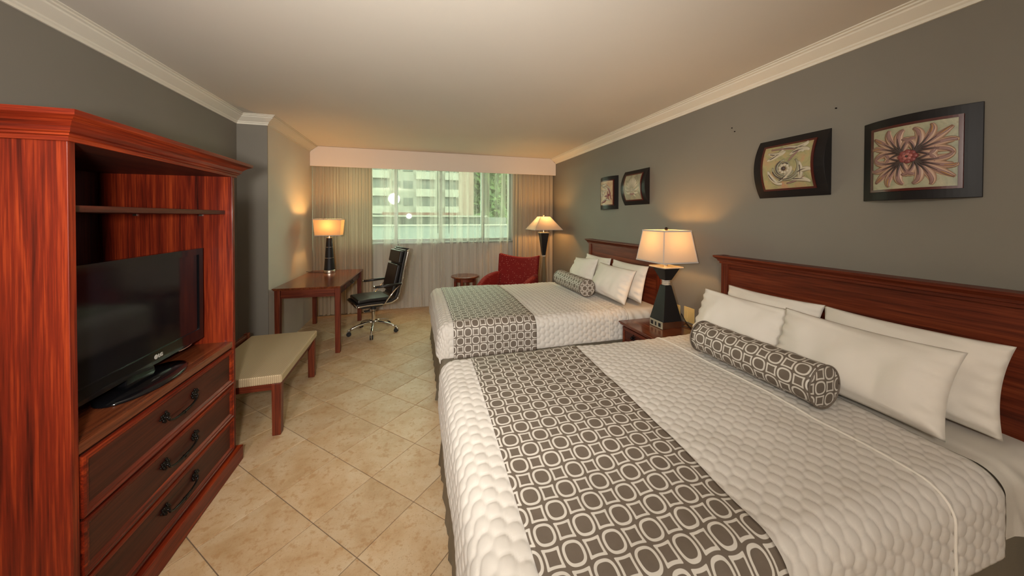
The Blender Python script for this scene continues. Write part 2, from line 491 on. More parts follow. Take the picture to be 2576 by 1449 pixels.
    fr = MB(); y0, y1 = YW + .03, YW + .09
    fr.box(wx0, wx1, y0, y1, wz0, wz0 + .05).box(wx0, wx1, y0, y1, wz1 - .05, wz1).box(wx0, wx0 + .05, y0, y1, wz0, wz1).box(wx1 - .05, wx1, y0, y1, wz0, wz1)
    mw = mat_plain('window_aluminium', C(.24, .26, .235), .35, .4)
    win = struct(fr.build('window_1', mw, bevel=.004))
    xs = [wx0 + .05, -.32, .39, 1.11, wx1 - .05]
    for k, x in enumerate(xs[1:-1]):
        MB().box(x - .028, x + .028, y0 - .012, y1 + .01, wz0 + .05, wz1 - .05).build('mullion', mw, win, bevel=.004, world=False)
    for k in range(4):
        MB().box(xs[k] + (.028 if k else 0), xs[k + 1] - (.028 if k < 3 else 0), y0 + .025, y0 + .031, wz0 + .05, wz1 - .05).build('pane', M['glass'], win, world=False)
    MB().box(wx0 - .02, wx1 + .02, YW - .05, YW + .03, wz0 - .03, wz0).build('window_sill', mw, win, bevel=.006, world=False)
    # crown moulding: offset from wall, height
    prof = [(0, 2.42), (.010, 2.42), (.010, 2.434), (.018, 2.440), (.020, 2.448), (.034, 2.456), (.056, 2.470), (.074, 2.482), (.078, 2.490), (.090, 2.494), (.090, 2.502), (.104, 2.504), (.104, ZC), (0, ZC)]
    yv = 5.44
    struct(MB().loft([(XL, YB), (XL, YP), (XB, YP), ], [(1, 0), (1, -1), (1, -1)], prof).build('trim_1', M['crown']))
    struct(MB().loft([(XB, YP), (XB, yv)], [(1, -1), (1, 0)], prof).build('trim_2', M['wall_beige']))
    struct(MB().loft([(XR, YB), (XR, yv)], [(-1, 0), (-1, 0)], prof).build('trim_3', M['crown']))
    # curtain valance: board cut around the crown moulding at both ends
    vl = thing('curtain_valance', 'long plain pinkish-white valance board boxed in above the curtains', 'valance', (.43, yv, 2.22))
    e = .003
    pl = [(XB + e, 2.22), (XR - e, 2.22), (XR - e, 2.418), (XR - .022, 2.44), (XR - .080, 2.486), (XR - .108, ZC - e), (XB + .108, ZC - e), (XB + .080, 2.486), (XB + .022, 2.44), (XB + e, 2.418)]
    n = len(pl)
    MB().add([(x, yv, z) for x, z in pl] + [(x, yv + .022, z) for x, z in pl],
             [tuple(range(n)), tuple(reversed(range(n, 2 * n)))] + [(i, (i + 1) % n, (i + 1) % n + n, i + n) for i in range(n)]).build('board', M['valance'], vl)
    MB().box(XB + e, XR - e, yv + .024, yv + .06, 2.30, 2.335).build('curtain_track', M['crown'], vl)
    # flush ceiling lamp of the entry, behind the camera
    t = thing('entry_ceiling_lamp', 'round frosted globe pendant lamp in the entry', 'ceiling lamp', (-.8, -1.5, 2.05))
    MB().lathe([(.07, ZC - .03), (.07, ZC - .002)], -.8, -1.5, 32).build('ceiling_rose', M['nickel'], t, smooth=False)
    MB().lathe([(.006, 2.36), (.006, ZC - .031)], -.8, -1.5, 10).build('stem', M['nickel'], t)
    tg = NT('lamp_glass'); em = tg.n('ShaderNodeEmission', {'Color': C(1, .95, .87), 'Strength': 48.0})
    MB().lathe([(.20 * math.sin(q), 2.16 - .20 * math.cos(q)) for q in np.linspace(.05, 3.0, 16)], -.8, -1.5, 32).build('glass_bowl', tg.done(em), t, smooth=True)
build_room()

# ------------------------------------------------------------------ beds
PROTO = {}
def pillow_mesh(a, b, T, seed, flange=False):
    n = 44
    u = np.linspace(-1, 1, n); U, V = np.meshgrid(u, u, indexing='ij')
    U = np.sign(U) * np.abs(U) ** .8; V = np.sign(V) * np.abs(V) ** .8
    cx = .065
    X = a * U * (1 - cx * (1 - V * V)); Y = b * V * (1 - cx * (1 - U * U))
    prof = ((1 - np.abs(U) ** 3.2) * (1 - np.abs(V) ** 3.0)) ** .55
    wr = vnoise(X * 9 + 7, Y * 9 + 7, seed) * .024 + vnoise(X * 24 + 15, Y * 14 + 9, seed + 1) * .009
    rad = np.maximum(np.abs(U), np.abs(V))
    pucker = np.sin((Y / b * 19 + X / a * 5 + 2 * vnoise(X * 12 + 9, Y * 12 + 9, seed))) * .008 * np.clip((rad - .72) / .28, 0, 1) * (rad < .97)
    Z = T * prof
    top = np.stack([X, Y, Z + (wr * prof + pucker)], -1).reshape(-1, 3)
    bot = np.stack([X, Y, -Z * .85 + wr * prof * .5], -1).reshape(-1, 3)
    # sag: the lower half is fuller
    for P in (top, bot):
        P[:, 2] *= 1 - .28 * (P[:, 1] / b)
        P[:, 2] += .018 * np.sin(P[:, 0] / a * 2.1 + seed)
    f = grid_faces(n, n)
    P = np.concatenate([top, bot]); F = np.concatenate([f, f[:, ::-1] + n * n])
    return P, F
def make_pillow(label, yc, width, xb, xt, zb, h, seed, T=.085, tilt=0.0, turn=0.0, group='bed pillows'):
    """leans from (xb, zb) up to xt; width along y"""
    P, F = pillow_mesh(width / 2, h / 2, T, seed)
    lean = math.asin(max(-1, min(1, (xt - xb) / h)))
    up = Vector((math.sin(lean), 0, math.cos(lean))); wd = Vector((0, -1, 0)); nr = wd.cross(up)
    m = Matrix((wd, up, nr)).transposed().to_4x4()
    m = Matrix.Rotation(turn, 4, 'Z') @ m @ Matrix.Rotation(tilt, 4, 'Z')
    o = mesh_np('pillow', P, F, M['pillow'])
    c = Vector((xb, yc, zb)) + up * (h / 2)
    o.matrix_world = Matrix.Translation(c) @ m
    bm = bmesh.new(); bm.from_mesh(o.data); bmesh.ops.remove_doubles(bm, verts=bm.verts, dist=1e-5); bm.to_mesh(o.data); bm.free()
    for p in o.data.polygons: p.use_smooth = True
    tag(o, label, 'pillow', group)
    return o

class BedSurf:
    def __init__(s, xf, xh, yn, yf, zt, r, hem):
        s.xf, s.xh, s.yn, s.yf, s.zt, s.r = xf, xh, yn, yf, zt, r
        s.emax = r * PI / 2 + (zt - hem - r)
        s.a0 = xf + r - s.emax; s.b0 = yn + r - s.emax; s.b1 = yf - r + s.emax
    def base(s, A, B, off=0.0):
        ex = np.maximum(0, s.xf + s.r - A)
        en = np.maximum(0, s.yn + s.r - B); ef = np.maximum(0, B - (s.yf - s.r)); ey = en + ef; sg = np.where(ef > 0, 1.0, -1.0)
        p = 5.0; e = (ex ** p + ey ** p + 1e-30) ** (1 / p)
        ph = np.arctan2(ey, ex + 1e-12)
        q = s.r * PI / 2; an = np.minimum(e, q) / s.r; ov = np.maximum(0, e - q)
        rad = s.r * np.sin(an) + ov * .05; drop = s.r * (1 - np.cos(an)) + ov
        cx = np.maximum(A, s.xf + s.r); cy = np.clip(B, s.yn + s.r, s.yf - s.r)
        mid = (s.yn + s.yf) / 2; hw = (s.yf - s.yn) / 2
        dome = .012 * np.clip(1 - ((cy - mid) / hw) ** 2, 0, 1)
        x = cx - rad * np.cos(ph); y = cy + sg * rad * np.sin(ph); z = s.zt + dome - drop
        return np.stack([x, y, z], -1)
    def at(s, A, B, H=0.0):
        h = 1e-3
        P = s.base(A, B); da = s.base(A + h, B) - s.base(A - h, B); db = s.base(A, B + h) - s.base(A, B - h)
        N = np.cross(da, db); N /= np.linalg.norm(N, axis=-1, keepdims=True) + 1e-12
        # soft billows on the hanging sides and slight unevenness of the top
        W = vnoise(A * 5 + 3, B * 5 + 8, 11) * .012 + vnoise(A * 14, B * 14, 12) * .003
        return P + N * (np.asarray(H) + W)[..., None]
def quilt_height(A, B):
    px, py = .0455, .054
    k = np.round(A / px)
    best = np.zeros_like(A)
    for dk in (-1, 0, 1):
        kk = k + dk; off = (kk % 2) * .5
        cy = (np.round(B / py - off) + off) * py
        j = ((kk * 12.99 + np.round(cy / py * 2) * 78.23) % 7) / 7 - .5
        d = ((A - kk * px) / (px * .535)) ** 2 + ((B - cy) / (py * (.485 + .05 * j))) ** 2
        best = np.maximum(best, np.clip(1 - d, 0, 1) ** .38)
    return best
def make_bed(nm, q, labels):
    xf, yn, yf = q['xf'], q['yn'], q['yf']
    zt, hem, xh = .614, .352, 2.262
    ym = (yn + yf) / 2
    bed = thing('bed', labels['bed'], 'bed', (xf, ym, 0))
    MB().box(xf + .05, xh, yn + .04, yf - .04, .05, .30).build('box_spring', M['sheet'], bed, bevel=.02)
    for x in (xf + .2, xh - .15):
        for y in (yn + .15, yf - .15): MB().lathe([(.03, 0), (.035, .055)], x, y, 12).build('foot', M['blackmatte'], bed)
    MB().box(xf + .035, xh - .002, yn + .025, yf - .025, .31, .590).build('mattress', M['sheet'], bed, bevel=.07, seg=5, smooth=True)
    # bed skirt: a pleated sheet around the base
    path = [(xh, yn + .035), (xf + .03, yn + .035), (xf + .03, yf - .035), (xh, yf - .035)]
    pts = []
    for (x0, y0), (x1, y1) in zip(path[:-1], path[1:]):
        L = math.hypot(x1 - x0, y1 - y0); n = int(L / .03)
        nx, ny = (y1 - y0) / L, -(x1 - x0) / L
        for i in range(n):
            t = i / n; pts.append((x0 + (x1 - x0) * t, y0 + (y1 - y0) * t, -nx, -ny, t * L, L))
    Z = np.linspace(.012, .375, 8); P = []
    for (x, y, nx, ny, d, L) in pts:
        pleat = .016 * math.exp(-((d) / .045) ** 2) + .016 * math.exp(-((L - d) / .045) ** 2) - .02 * math.exp(-((d - .07) / .02) ** 2)
        for z in Z:
            k = 1 - z / .375
            o = (pleat * 1.4 + .006 * math.sin(d * 41) + .004 * math.sin(d * 97 + 1)) * k + .030 * k
            P.append((x - xf + nx * o, y - ym + ny * o, z))
    o = mesh_np('bed_skirt', P, grid_faces(len(pts), 8), M['skirt'], bed); o['label'] = 'olive grey satin bed skirt'
    # fitted sheet folds at the head: sheet band over the mattress corner
    s = BedSurf(xf, xh, yn, yf, zt, .085, hem)
    # quilted coverlet
    st = q['step']
    A = np.arange(s.a0, q['a1'] + st, st); B = np.arange(s.b0, s.b1 + st, st)
    AA, BB = np.meshgrid(A, B, indexing='ij')
    sk = q.get('skew', 0) * (yf - BB) / (yf - yn)
    Q = quilt_height(AA, BB)
    edge = np.clip(np.minimum(np.minimum(AA - A[0], A[-1] - AA), np.minimum(BB - B[0], B[-1] - BB)) / .02, 0, 1)
    frac = (AA - A[0]) / (A[-1] - A[0])
    Pq = s.at(AA + sk * frac, BB, .004 + q['amp'] * Q * (.3 + .7 * edge))
    nu, nv = AA.shape
    hemP = s.at(AA, BB, -.004 + 0 * AA)
    cov = mesh_np('coverlet', Pq.reshape(-1, 3) - np.array([xf, ym, 0]), grid_faces(nu, nv), M['quilt'])
    cov.location = (xf, ym, 0)
    md = cov.modifiers.new('thickness', 'SOLIDIFY'); md.thickness = .008; md.offset = -1
    tag(cov, labels['cover'], 'coverlet')
    bb = np.linspace(s.b0 + .004, s.b1 - .004, 120)
    aa = np.full_like(bb, q['stitch']) + q.get('skew', 0) * (yf - bb) / (yf - yn) * ((q['stitch'] - A[0]) / (A[-1] - A[0]))
    pp = s.at(aa, bb, .010) - np.array([xf, ym, 0])
    MB().tube([tuple(p) for p in pp], .0042, 8).build('piping', M['pillow'], cov, smooth=True, world=False)
    # runner across the foot
    Bn = np.arange(s.b0 - .004, s.b1 + .004 + .01, .0125); Tn = np.linspace(0, 1, 54)
    TT, BR = np.meshgrid(Tn, Bn, indexing='ij')
    fr = np.clip((yf - BR) / (yf - yn), -.2, 1.2)
    r0, r1 = q['r0'], q['r1']
    AR = (r0[0] + (r0[1] - r0[0]) * fr) * (1 - TT) + (r1[0] + (r1[1] - r1[0]) * fr) * TT
    H = q['lift'] + .0022 * vnoise(AR * 9, BR * 9, 31) + .004 * np.exp(-((AR - .62 - .10 * fr + .02 * np.sin(BR * 7)) / .012) ** 2) * np.clip(vnoise(BR * 4, AR * 0 + 2, 5) + .35, 0, 1)
    Pr = s.at(AR, BR, H)
    uv = np.stack([TT * .70 + .012, BR], -1).reshape(-1, 2)
    ru = mesh_np('bed_runner', Pr.reshape(-1, 3) - np.array([xf, ym, 0]), grid_faces(*TT.shape), M['pattern'], uv=uv)
    ru.location = (xf, ym, 0)
    md = ru.modifiers.new('thickness', 'SOLIDIFY'); md.thickness = .003; md.offset = -1
    tag(ru, labels['runner'], 'bed runner')
    # sheet wrinkles at the head: visible strip of sheet between coverlet and headboard
    A = np.linspace(q['a1'] - .05, xh - .004, 26); B = np.arange(s.b0 + .03, s.b1 - .03, .012)
    AA, BB = np.meshgrid(A, B, indexing='ij')
    over = np.clip(np.maximum(s.yn + .06 - BB, BB - (s.yf - .06)) / .1, 0, 1)
    ramp = np.clip((AA - q['a1']) / .03, 0, 1)
    Hs = -.009 + .008 * ramp + over * ramp * (.007 * np.sin(AA * 60 + BB * 30) + .010 * vnoise(AA * 16, BB * 9, 3)) + .002 * vnoise(AA * 8, BB * 8, 4)
    Ps = s.at(AA, BB, Hs)
    o = mesh_np('top_sheet', Ps.reshape(-1, 3) - np.array([xf, ym, 0]), grid_faces(*AA.shape), M['sheet'], bed); o['label'] = 'smooth white sheet tucked over the mattress'
    # headboard
    hb = thing('headboard', labels['head'], 'headboard', (2.31, ym, 0))
    h0, h1 = q['hb']
    MB().box(2.285, 2.335, h0 + .05, h1 - .05, .25, 1.13).build('panel', WOODS[1], hb)
    for y0, y1 in ((h0, h0 + .055), (h1 - .055, h1)):
        MB().box(2.270, 2.345, y0, y1, 0, 1.135).build('post', WOODS[2], hb, bevel=.004)
    prof = [(0, 1.132), (.008, 1.132), (.008, 1.146), (.016, 1.150), (.020, 1.162), (.036, 1.176), (.040, 1.180), (.040, 1.192), (0, 1.192)]
    MB().loft([(2.345, h0), (2.270, h0), (2.270, h1), (2.345, h1)], [(0, -1), (-1, -1), (-1, 1), (0, 1)], prof).build('cornice', WOODS[1], hb)
    MB().box(2.272, 2.345, h0 + .002, h1 - .002, 1.133, 1.190).build('top_rail', WOODS[1], hb)
    return s
def make_bolster(label, x, y0, y1, z, r, wob=0.0, turn=0.0):
    L = y1 - y0; n = 60; k = 40
    prof = []
    R = r
    for i in range(9):                                           # near cap, slightly domed
        t = i / 8; prof.append((R * .985 * t, y0 - .006 * (1 - t * t) + .002, 'c'))
    for i in range(40): prof.append((R * (1 + .012 * math.sin(i * .9)), y0 + L * (i / 39), 's'))
    for i in range(9):
        t = 1 - i / 8; prof.append((R * .985 * t, y1 + .006 * (1 - t * t) - .002, 'c'))
    P, UV = [], []
    for rr, y, kind in prof:
        for j in range(k + 1):
            a = 2 * PI * j / k
            sag = 1 - .05 * (math.sin(a) < -.6)
            P.append((rr * math.cos(a), y, rr * math.sin(a) * sag))
            UV.append((rr * math.cos(a) + .03, rr * math.sin(a)) if kind == 'c' else (a * R + .02, y))
    P = np.array(P); c = np.array([0, (y0 + y1) / 2, 0])
    o = mesh_np('bolster', P - c, grid_faces(len(prof), k + 1), M['pattern_bolster'], uv=np.array(UV))
    o.location = (x, (y0 + y1) / 2, z); o.rotation_euler = (0, 0, turn)
    tag(o, label, 'bolster')
    for y in (y0, y1):
        MB().tube([(R * 1.0 * math.cos(2 * PI * j / 40), y - c[1], R * 1.0 * math.sin(2 * PI * j / 40)) for j in range(41)], .004, 6).build('piping', M['pattern'], o, smooth=True, world=False)
    return o

NEAR = dict(lift=.0140, xf=.135, yn=.615, yf=2.075, a1=1.985, step=.0060, amp=.0050, stitch=1.68, skew=-.09, r0=(.318, .275), r1=(1.015, .905), hb=(.63, 2.045))
FAR = dict(lift=.0175, xf=.165, yn=2.70, yf=4.19, a1=1.90, step=.0075, amp=.0078, stitch=1.70, r0=(.285, .285), r1=(.985, .985), hb=(2.72, 4.12))
make_bed('near', NEAR, dict(bed='double bed nearest the camera with white sheet and olive skirt', cover='white quilted coverlet spread on the bed nearest the camera',
         runner='grey and white geometric runner across the nearest bed', head='mahogany headboard of the bed nearest the camera, partly cut off by the picture edge'))
make_bed('far', FAR, dict(bed='double bed beside the red armchair, with olive skirt', cover='white quilted coverlet on the bed beside the red armchair',
         runner='grey and white geometric runner across the bed by the window', head='mahogany headboard behind the white lamp shade, nearer the window'))
# pillows: front pair lean on the back pair
zb = .642
make_pillow('white pillow in back row of near bed, at the nightstand end', 1.625, .62, 2.125, 2.205, zb, .36, 1, T=.06, group='pillows on the near bed')
make_pillow('white pillow with pointed corner in back row at cut-off end of near bed', 1.005, .62, 2.115, 2.195, zb, .36, 2, T=.06, group='pillows on the near bed')
make_pillow('white pillow in front row of near bed, right beside the nightstand', 1.665, .60, 1.925, 2.050, zb, .345, 3, T=.075, group='pillows on the near bed')
make_pillow('large smooth white pillow in front row, behind the near end of the near bolster', 1.075, .65, 1.905, 2.040, zb, .350, 4, T=.085, group='pillows on the near bed')
make_pillow('white pillow in back row of window bed, mostly hidden, nearest the window', 3.74, .60, 2.125, 2.205, zb, .37, 5, T=.06, group='pillows on the window bed')
make_pillow('white pillow in back row of window bed, at the nightstand end', 3.10, .66, 2.115, 2.200, zb, .37, 6, T=.06, group='pillows on the window bed')
make_pillow('white pillow with raised corner in front row of window bed, nearest the window', 3.77, .60, 1.925, 2.050, zb, .36, 7, T=.075, tilt=.07, group='pillows on the window bed')
make_pillow('white pillow in front row of window bed, nearest the nightstand', 3.12, .66, 1.915, 2.045, zb, .35, 8, T=.08, group='pillows on the window bed')
make_bolster('geometric patterned bolster cushion lying on the near bed', 1.735, 1.035, 1.690, .735, .095)
make_bolster('geometric patterned bolster cushion lying on the bed by the window', 1.738, 3.18, 3.87, .735, .092)

# ------------------------------------------------------------------ armoire with television
def drawer_front(parent, name, x, y0, y1, z0, z1, m=.045, depth=.022):
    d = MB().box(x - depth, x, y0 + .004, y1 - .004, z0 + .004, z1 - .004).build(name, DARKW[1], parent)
    w = .030
    fr = MB()
    # mitred moulding frame with a stepped section
    prof = [(0, 0), (0, .010), (.008, .012), (.012, .008), (.020, .008), (.026, .003), (.030, 0)]
    loop = [(y0 + .004, z0 + .004, 1, 1), (y1 - .004, z0 + .004, -1, 1), (y1 - .004, z1 - .004, -1, -1), (y0 + .004, z1 - .004, 1, -1)]
    vs, fs = [], []; n = len(prof)
    for (y, z, sy, sz) in loop:
        for o, h in prof: vs.append((x + h, y + sy * o, z + sz * o))
    for i in range(4):
        j = (i + 1) % 4
        for k in range(n - 1): fs.append((i * n + k, i * n + k + 1, j * n + k + 1, j * n + k))
    fr.add(vs, fs).build('molding', WA[1], d)
    return d
def bail_handle(parent, x, yc, zc, w=.098):
    mb = MB()
    for s in (-1, 1):
        y = yc + s * w
        for k, (dy, dz, r) in enumerate([(0, 0, .011), (.011, .009, .008), (-.010, .012, .008), (.004, .021, .007), (.013, -.008, .008), (-.009, -.010, .008), (.020, .002, .006), (s * .022, .014, .006), (s * .030, .004, .005), (0, -.019, .006), (-.018, .003, .006)]):
            mb.ball((x + .004, y + dy, zc + dz), r, 8, 5, sx=.7)
        mb.tube([(x, y, zc), (x + .018, y, zc - .002)], .006, 8)
    mb.tube([(x + .016, yc + w * math.cos(t), zc - .004 - .030 * math.sin(t) ** .8 if math.sin(t) > 0 else zc - .004) for t in np.linspace(0, PI, 19)],
            [.0045 + .0025 * math.exp(-((k - 9) / 2.2) ** 2) for k in range(19)], 8)
    mb.ball((x + .017, yc, zc - .034), .009, 8, 6)
    return mb.build('handle', M['bronze'], parent, smooth=True)
def build_armoire():
    x0, x1, y0, y1 = -1.700, -1.050, 1.390, 2.385
    t = thing('armoire', 'tall glossy red mahogany armoire with open television niche and three drawers', 'armoire', (-1.37, 1.888, 0))
    MB().box(x0, x1, y0, y0 + .025, .085, 1.74).build('side_panel', WA[2], t, bevel=.002)
    MB().box(x0, x1, y1 - .025, y1, .085, 1.74).build('side_panel', WA[2], t, bevel=.002)
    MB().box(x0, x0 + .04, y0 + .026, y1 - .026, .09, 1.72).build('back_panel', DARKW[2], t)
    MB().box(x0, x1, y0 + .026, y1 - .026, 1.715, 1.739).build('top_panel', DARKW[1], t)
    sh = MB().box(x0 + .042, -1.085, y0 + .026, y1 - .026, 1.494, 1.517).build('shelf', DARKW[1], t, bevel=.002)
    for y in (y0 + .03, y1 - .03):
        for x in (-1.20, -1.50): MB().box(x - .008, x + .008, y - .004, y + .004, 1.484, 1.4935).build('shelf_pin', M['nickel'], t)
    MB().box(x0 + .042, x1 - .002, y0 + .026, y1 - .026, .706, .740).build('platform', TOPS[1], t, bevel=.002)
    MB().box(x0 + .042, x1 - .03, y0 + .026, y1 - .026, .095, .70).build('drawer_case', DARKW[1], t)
    for z0, z1 in ((.490, .702), (.292, .488), (.093, .290)):
        d = drawer_front(t, 'drawer', x1 - .004, y0 + .027, y1 - .027, z0, z1)
        bail_handle(d, x1 - .003, 1.897, (z0 + z1) / 2 + .012)
    MB().box(x0, -1.022, y0 - .028, y1 + .022, 0, .088).build('plinth', WA[1], t, bevel=.004)
    prof = [(0, 1.715), (.010, 1.715), (.010, 1.728), (.018, 1.731), (.018, 1.737), (.026, 1.741), (.030, 1.756), (.046, 1.772), (.062, 1.781), (.068, 1.784), (.071, 1.800), (0, 1.800)]
    MB().loft([(x0, y0), (x1, y0)], [(0, -1), (1, -1)], prof).build('cornice', WA[0], t)
    MB().loft([(x1, y0), (x1, y1)], [(1, -1), (1, 1)], prof).build('cornice', WA[1], t)
    MB().loft([(x1, y1), (x0, y1)], [(1, 1), (0, 1)], prof).build('cornice', WA[0], t)
    MB().box(x0, x1, y0, y1, 1.741, 1.799).build('cornice_core', WA[1], t)
    # television
    tv = thing('television', 'black flat-screen television on an oval stand inside the armoire', 'television', (-1.24, 1.885, .741))
    a, b, zl, zh = 1.455, 2.315, .792, 1.302
    xf = -1.172
    MB().box(xf - .075, xf - .012, a + .03, b - .03, zl + .03, zh - .03).build('rear_housing', M['blackmatte'], tv, bevel=.02)
    bz = MB(); w, wb = .034, .058
    bz.box(xf - .03, xf, a, b, zl, zl + wb).box(xf - .03, xf, a, b, zh - w, zh).box(xf - .03, xf, a, a + w, zl + wb, zh - w).box(xf - .03, xf, b - w, b, zl + wb, zh - w)
    bz.build('bezel', M['tvbody'], tv)
    MB().box(xf - .012, xf - .006, a + w, b - w, zl + wb, zh - w).build('screen', M['tvscreen'], tv)
    MB().tube([(xf - .002, 2.16 + .05 * math.cos(q), zl - .001 - .005 * math.sin(q)) for q in np.linspace(0, PI, 9)], .003, 6).build('trim_accent', M['chrome'], tv, smooth=True)
    # oval foot and neck
    P = MB(); n = 40
    rings = [(1.0, .741), (1.0, .747), (.97, .753), (.5, .760), (.10, .763)]
    for k, z in rings: P.v += [(-1.165 + .105 * k * math.cos(2 * PI * i / n), 1.875 + .215 * k * math.sin(2 * PI * i / n), z) for i in range(n)]
    for j in range(len(rings) - 1): P.f += [(j * n + i, j * n + (i + 1) % n, (j + 1) * n + (i + 1) % n, (j + 1) * n + i) for i in range(n)]
    P.f += [tuple(range(4 * n, 5 * n)), tuple(reversed(range(n)))]
    P.build('stand_base', M['tvbody'], tv, smooth=True)
    MB().frustum(-1.205, 1.885, .758, .80, .022, .085, .018, .075).build('stand_neck', M['tvbody'], tv, bevel=.004)
    # maker's roundel and letters on the lower bezel
    MB().lathe([(.0105, 0), (.0105, .0012)], seg=24).xf(Matrix.Translation((xf, 1.953, .824)) @ Matrix.Rotation(PI / 2, 4, 'Y')).build('logo_disc', M['redlight'], tv)
    cu = bpy.data.curves.new('logo_letters', 'FONT'); cu.body = 'LG'; cu.size = .023; cu.extrude = .0008; cu.offset = .0008
    tmp = bpy.data.objects.new('letters', cu); me = bpy.data.meshes.new_from_object(tmp); bpy.data.objects.remove(tmp)
    me.materials.clear(); me.materials.append(M['redlight'])
    lo = bpy.data.objects.new('logo_letters', me); COL.objects.link(lo)
    lo.parent = tv; lo.location = Vector((xf + .0008, 1.967, .816)) - Vector(tv.location); lo.rotation_euler = (PI / 2, 0, PI / 2)
build_armoire()

# ------------------------------------------------------------------ bench, desk, side table
def square_leg(mb, x, y, z0, z1, w0, w1):
    mb.frustum(x, y, z0, z1, w0, w0, w1, w1); return mb
def build_bench():
    t = thing('luggage_bench', 'low mahogany bench with woven tan seat pad beside the armoire', 'bench', (-1.16, 3.05, 0), math.radians(1.5))
    x0, x1, y0, y1 = -1.43, -.895, 2.585, 3.505
    R = lambda mb: rotated(mb.xf(Matrix.Translation((1.16, -3.05, 0))), (-1.16, 3.05, 0), math.radians(1.5))
    for x in (x0 + .03, x1 - .03):
        for y in (y0 + .03, y1 - .03):
            R(MB().frustum(x, y, 0, .356, .026, .026, .028, .028)).build('leg', WOODS[2], t, bevel=.005)
    for y in (y0 + .03, y1 - .03): R(MB().box(x0 + .058, x1 - .058, y - .012, y + .016, .308, .354)).build('apron', WOODS[0], t, bevel=.003)
    for x in (x0 + .03, x1 - .03): R(MB().box(x - .012, x + .012, y0 + .058, y1 - .058, .308, .354)).build('apron', WOODS[1], t, bevel=.003)
    c = R(MB().box(x0 + .02, x1 + .006, y0 - .006, y1 + .006, .358, .416)).build('cushion', M['rattan'], t, bevel=.010, seg=3); c['label'] = 'woven tan seat pad'
    R(MB().box(x0 - .012, x0 + .012, y0 + .02, y1 - .02, .35, .446)).build('back_rail', WOODS[1], t, bevel=.004)
    for y in (y0 + .03, y1 - .03): R(MB().box(x0 - .016, x0 + .016, y - .025, y + .025, .356, .452)).build('back_post', WOODS[2], t, bevel=.003)
build_bench()
def build_desk():
    rz = math.radians(-2.0); px, py = -.80, 4.0
    t = thing('writing_desk', 'mahogany writing desk with slim legs against the beige wall', 'desk', (px, py, 0), rz)
    F = lambda mb: rotated(mb, (px, py, 0), rz)                      # local: x from 0 (front) to -.655 (wall), y from 0 to 1.2
    W, L, z = -.632, 1.185, .735
    F(MB().box(W - .008, .012, -.03, L + .03, z - .012, z).box(W - .002, .004, -.02, L + .02, z - .024, z - .012)).build('desk_top', TOPS[1], t, bevel=.003)
    for x in (-.028, W + .03):
        for y in (.005, L - .02):
            F(MB().frustum(x, y + .02, 0, z - .026, .024, .024, .027, .027)).build('leg', WOODS[2], t, bevel=.004)
    F(MB().box(W + .06, -.058, .012, .030, .622, z - .026).box(W + .06, -.058, .004, .012, .640, .655)).build('side_apron', WOODS[0], t)
    F(MB().box(W + .06, -.058, L - .012, L + .006, .622, z - .026)).build('side_apron', WOODS[0], t)
    F(MB().box(W + .02, W + .038, .055, L - .03, .622, z - .026)).build('back_apron', WOODS[1], t)
    F(MB().box(-.045, -.022, .055, L - .03, .622, z - .026)).build('front_apron', DARKW[1], t)
    d = F(MB().box(-.0215, -.010, .30, L - .30, .634, z - .034)).build('drawer', DARKW[1], t, bevel=.003)
    mb = MB()
    for s in (-1, 1):
        for dy, dz, r in ((0, 0, .010), (.010, .008, .007), (-.009, .010, .007), (.010, -.008, .007), (-.008, -.010, .006), (s * .02, .006, .006)):
            mb.ball((-.008, L / 2 + s * .045 + dy, .675 + dz), r, 8, 5, sx=.8)
    mb.tube([(.008, L / 2 + .045 * math.cos(q), .672 - .022 * math.sin(q)) for q in np.linspace(0, PI, 13)], .005, 8)
    F(mb).build('handle', M['bronze'], d, smooth=True)
build_desk()
def build_side_table():
    cx, cy = .725, 5.22
    t = thing('side_table', 'small round mahogany side table in front of the sheer curtain', 'table', (cx, cy, 0))
    MB().lathe([(.20, .545), (.214, .552), (.218, .560), (.214, .570), (.207, .572)], cx, cy, 44).build('table_top', TOPS[0], t, smooth=False)
    for k in range(4):
        a = PI / 4 + k * PI / 2 + .35
        MB().frustum(cx + .15 * math.cos(a), cy + .15 * math.sin(a), 0, .543, .018, .018, .023, .023, a).build('leg', WOODS[2], t, bevel=.003)
    mb = MB().lathe([(.165, .490), (.165, .543)], cx, cy, 40, cap=False).lathe([(.150, .543), (.150, .490)], cx, cy, 40, cap=False)
    mb.build('apron', WOODS[0], t)
build_side_table()

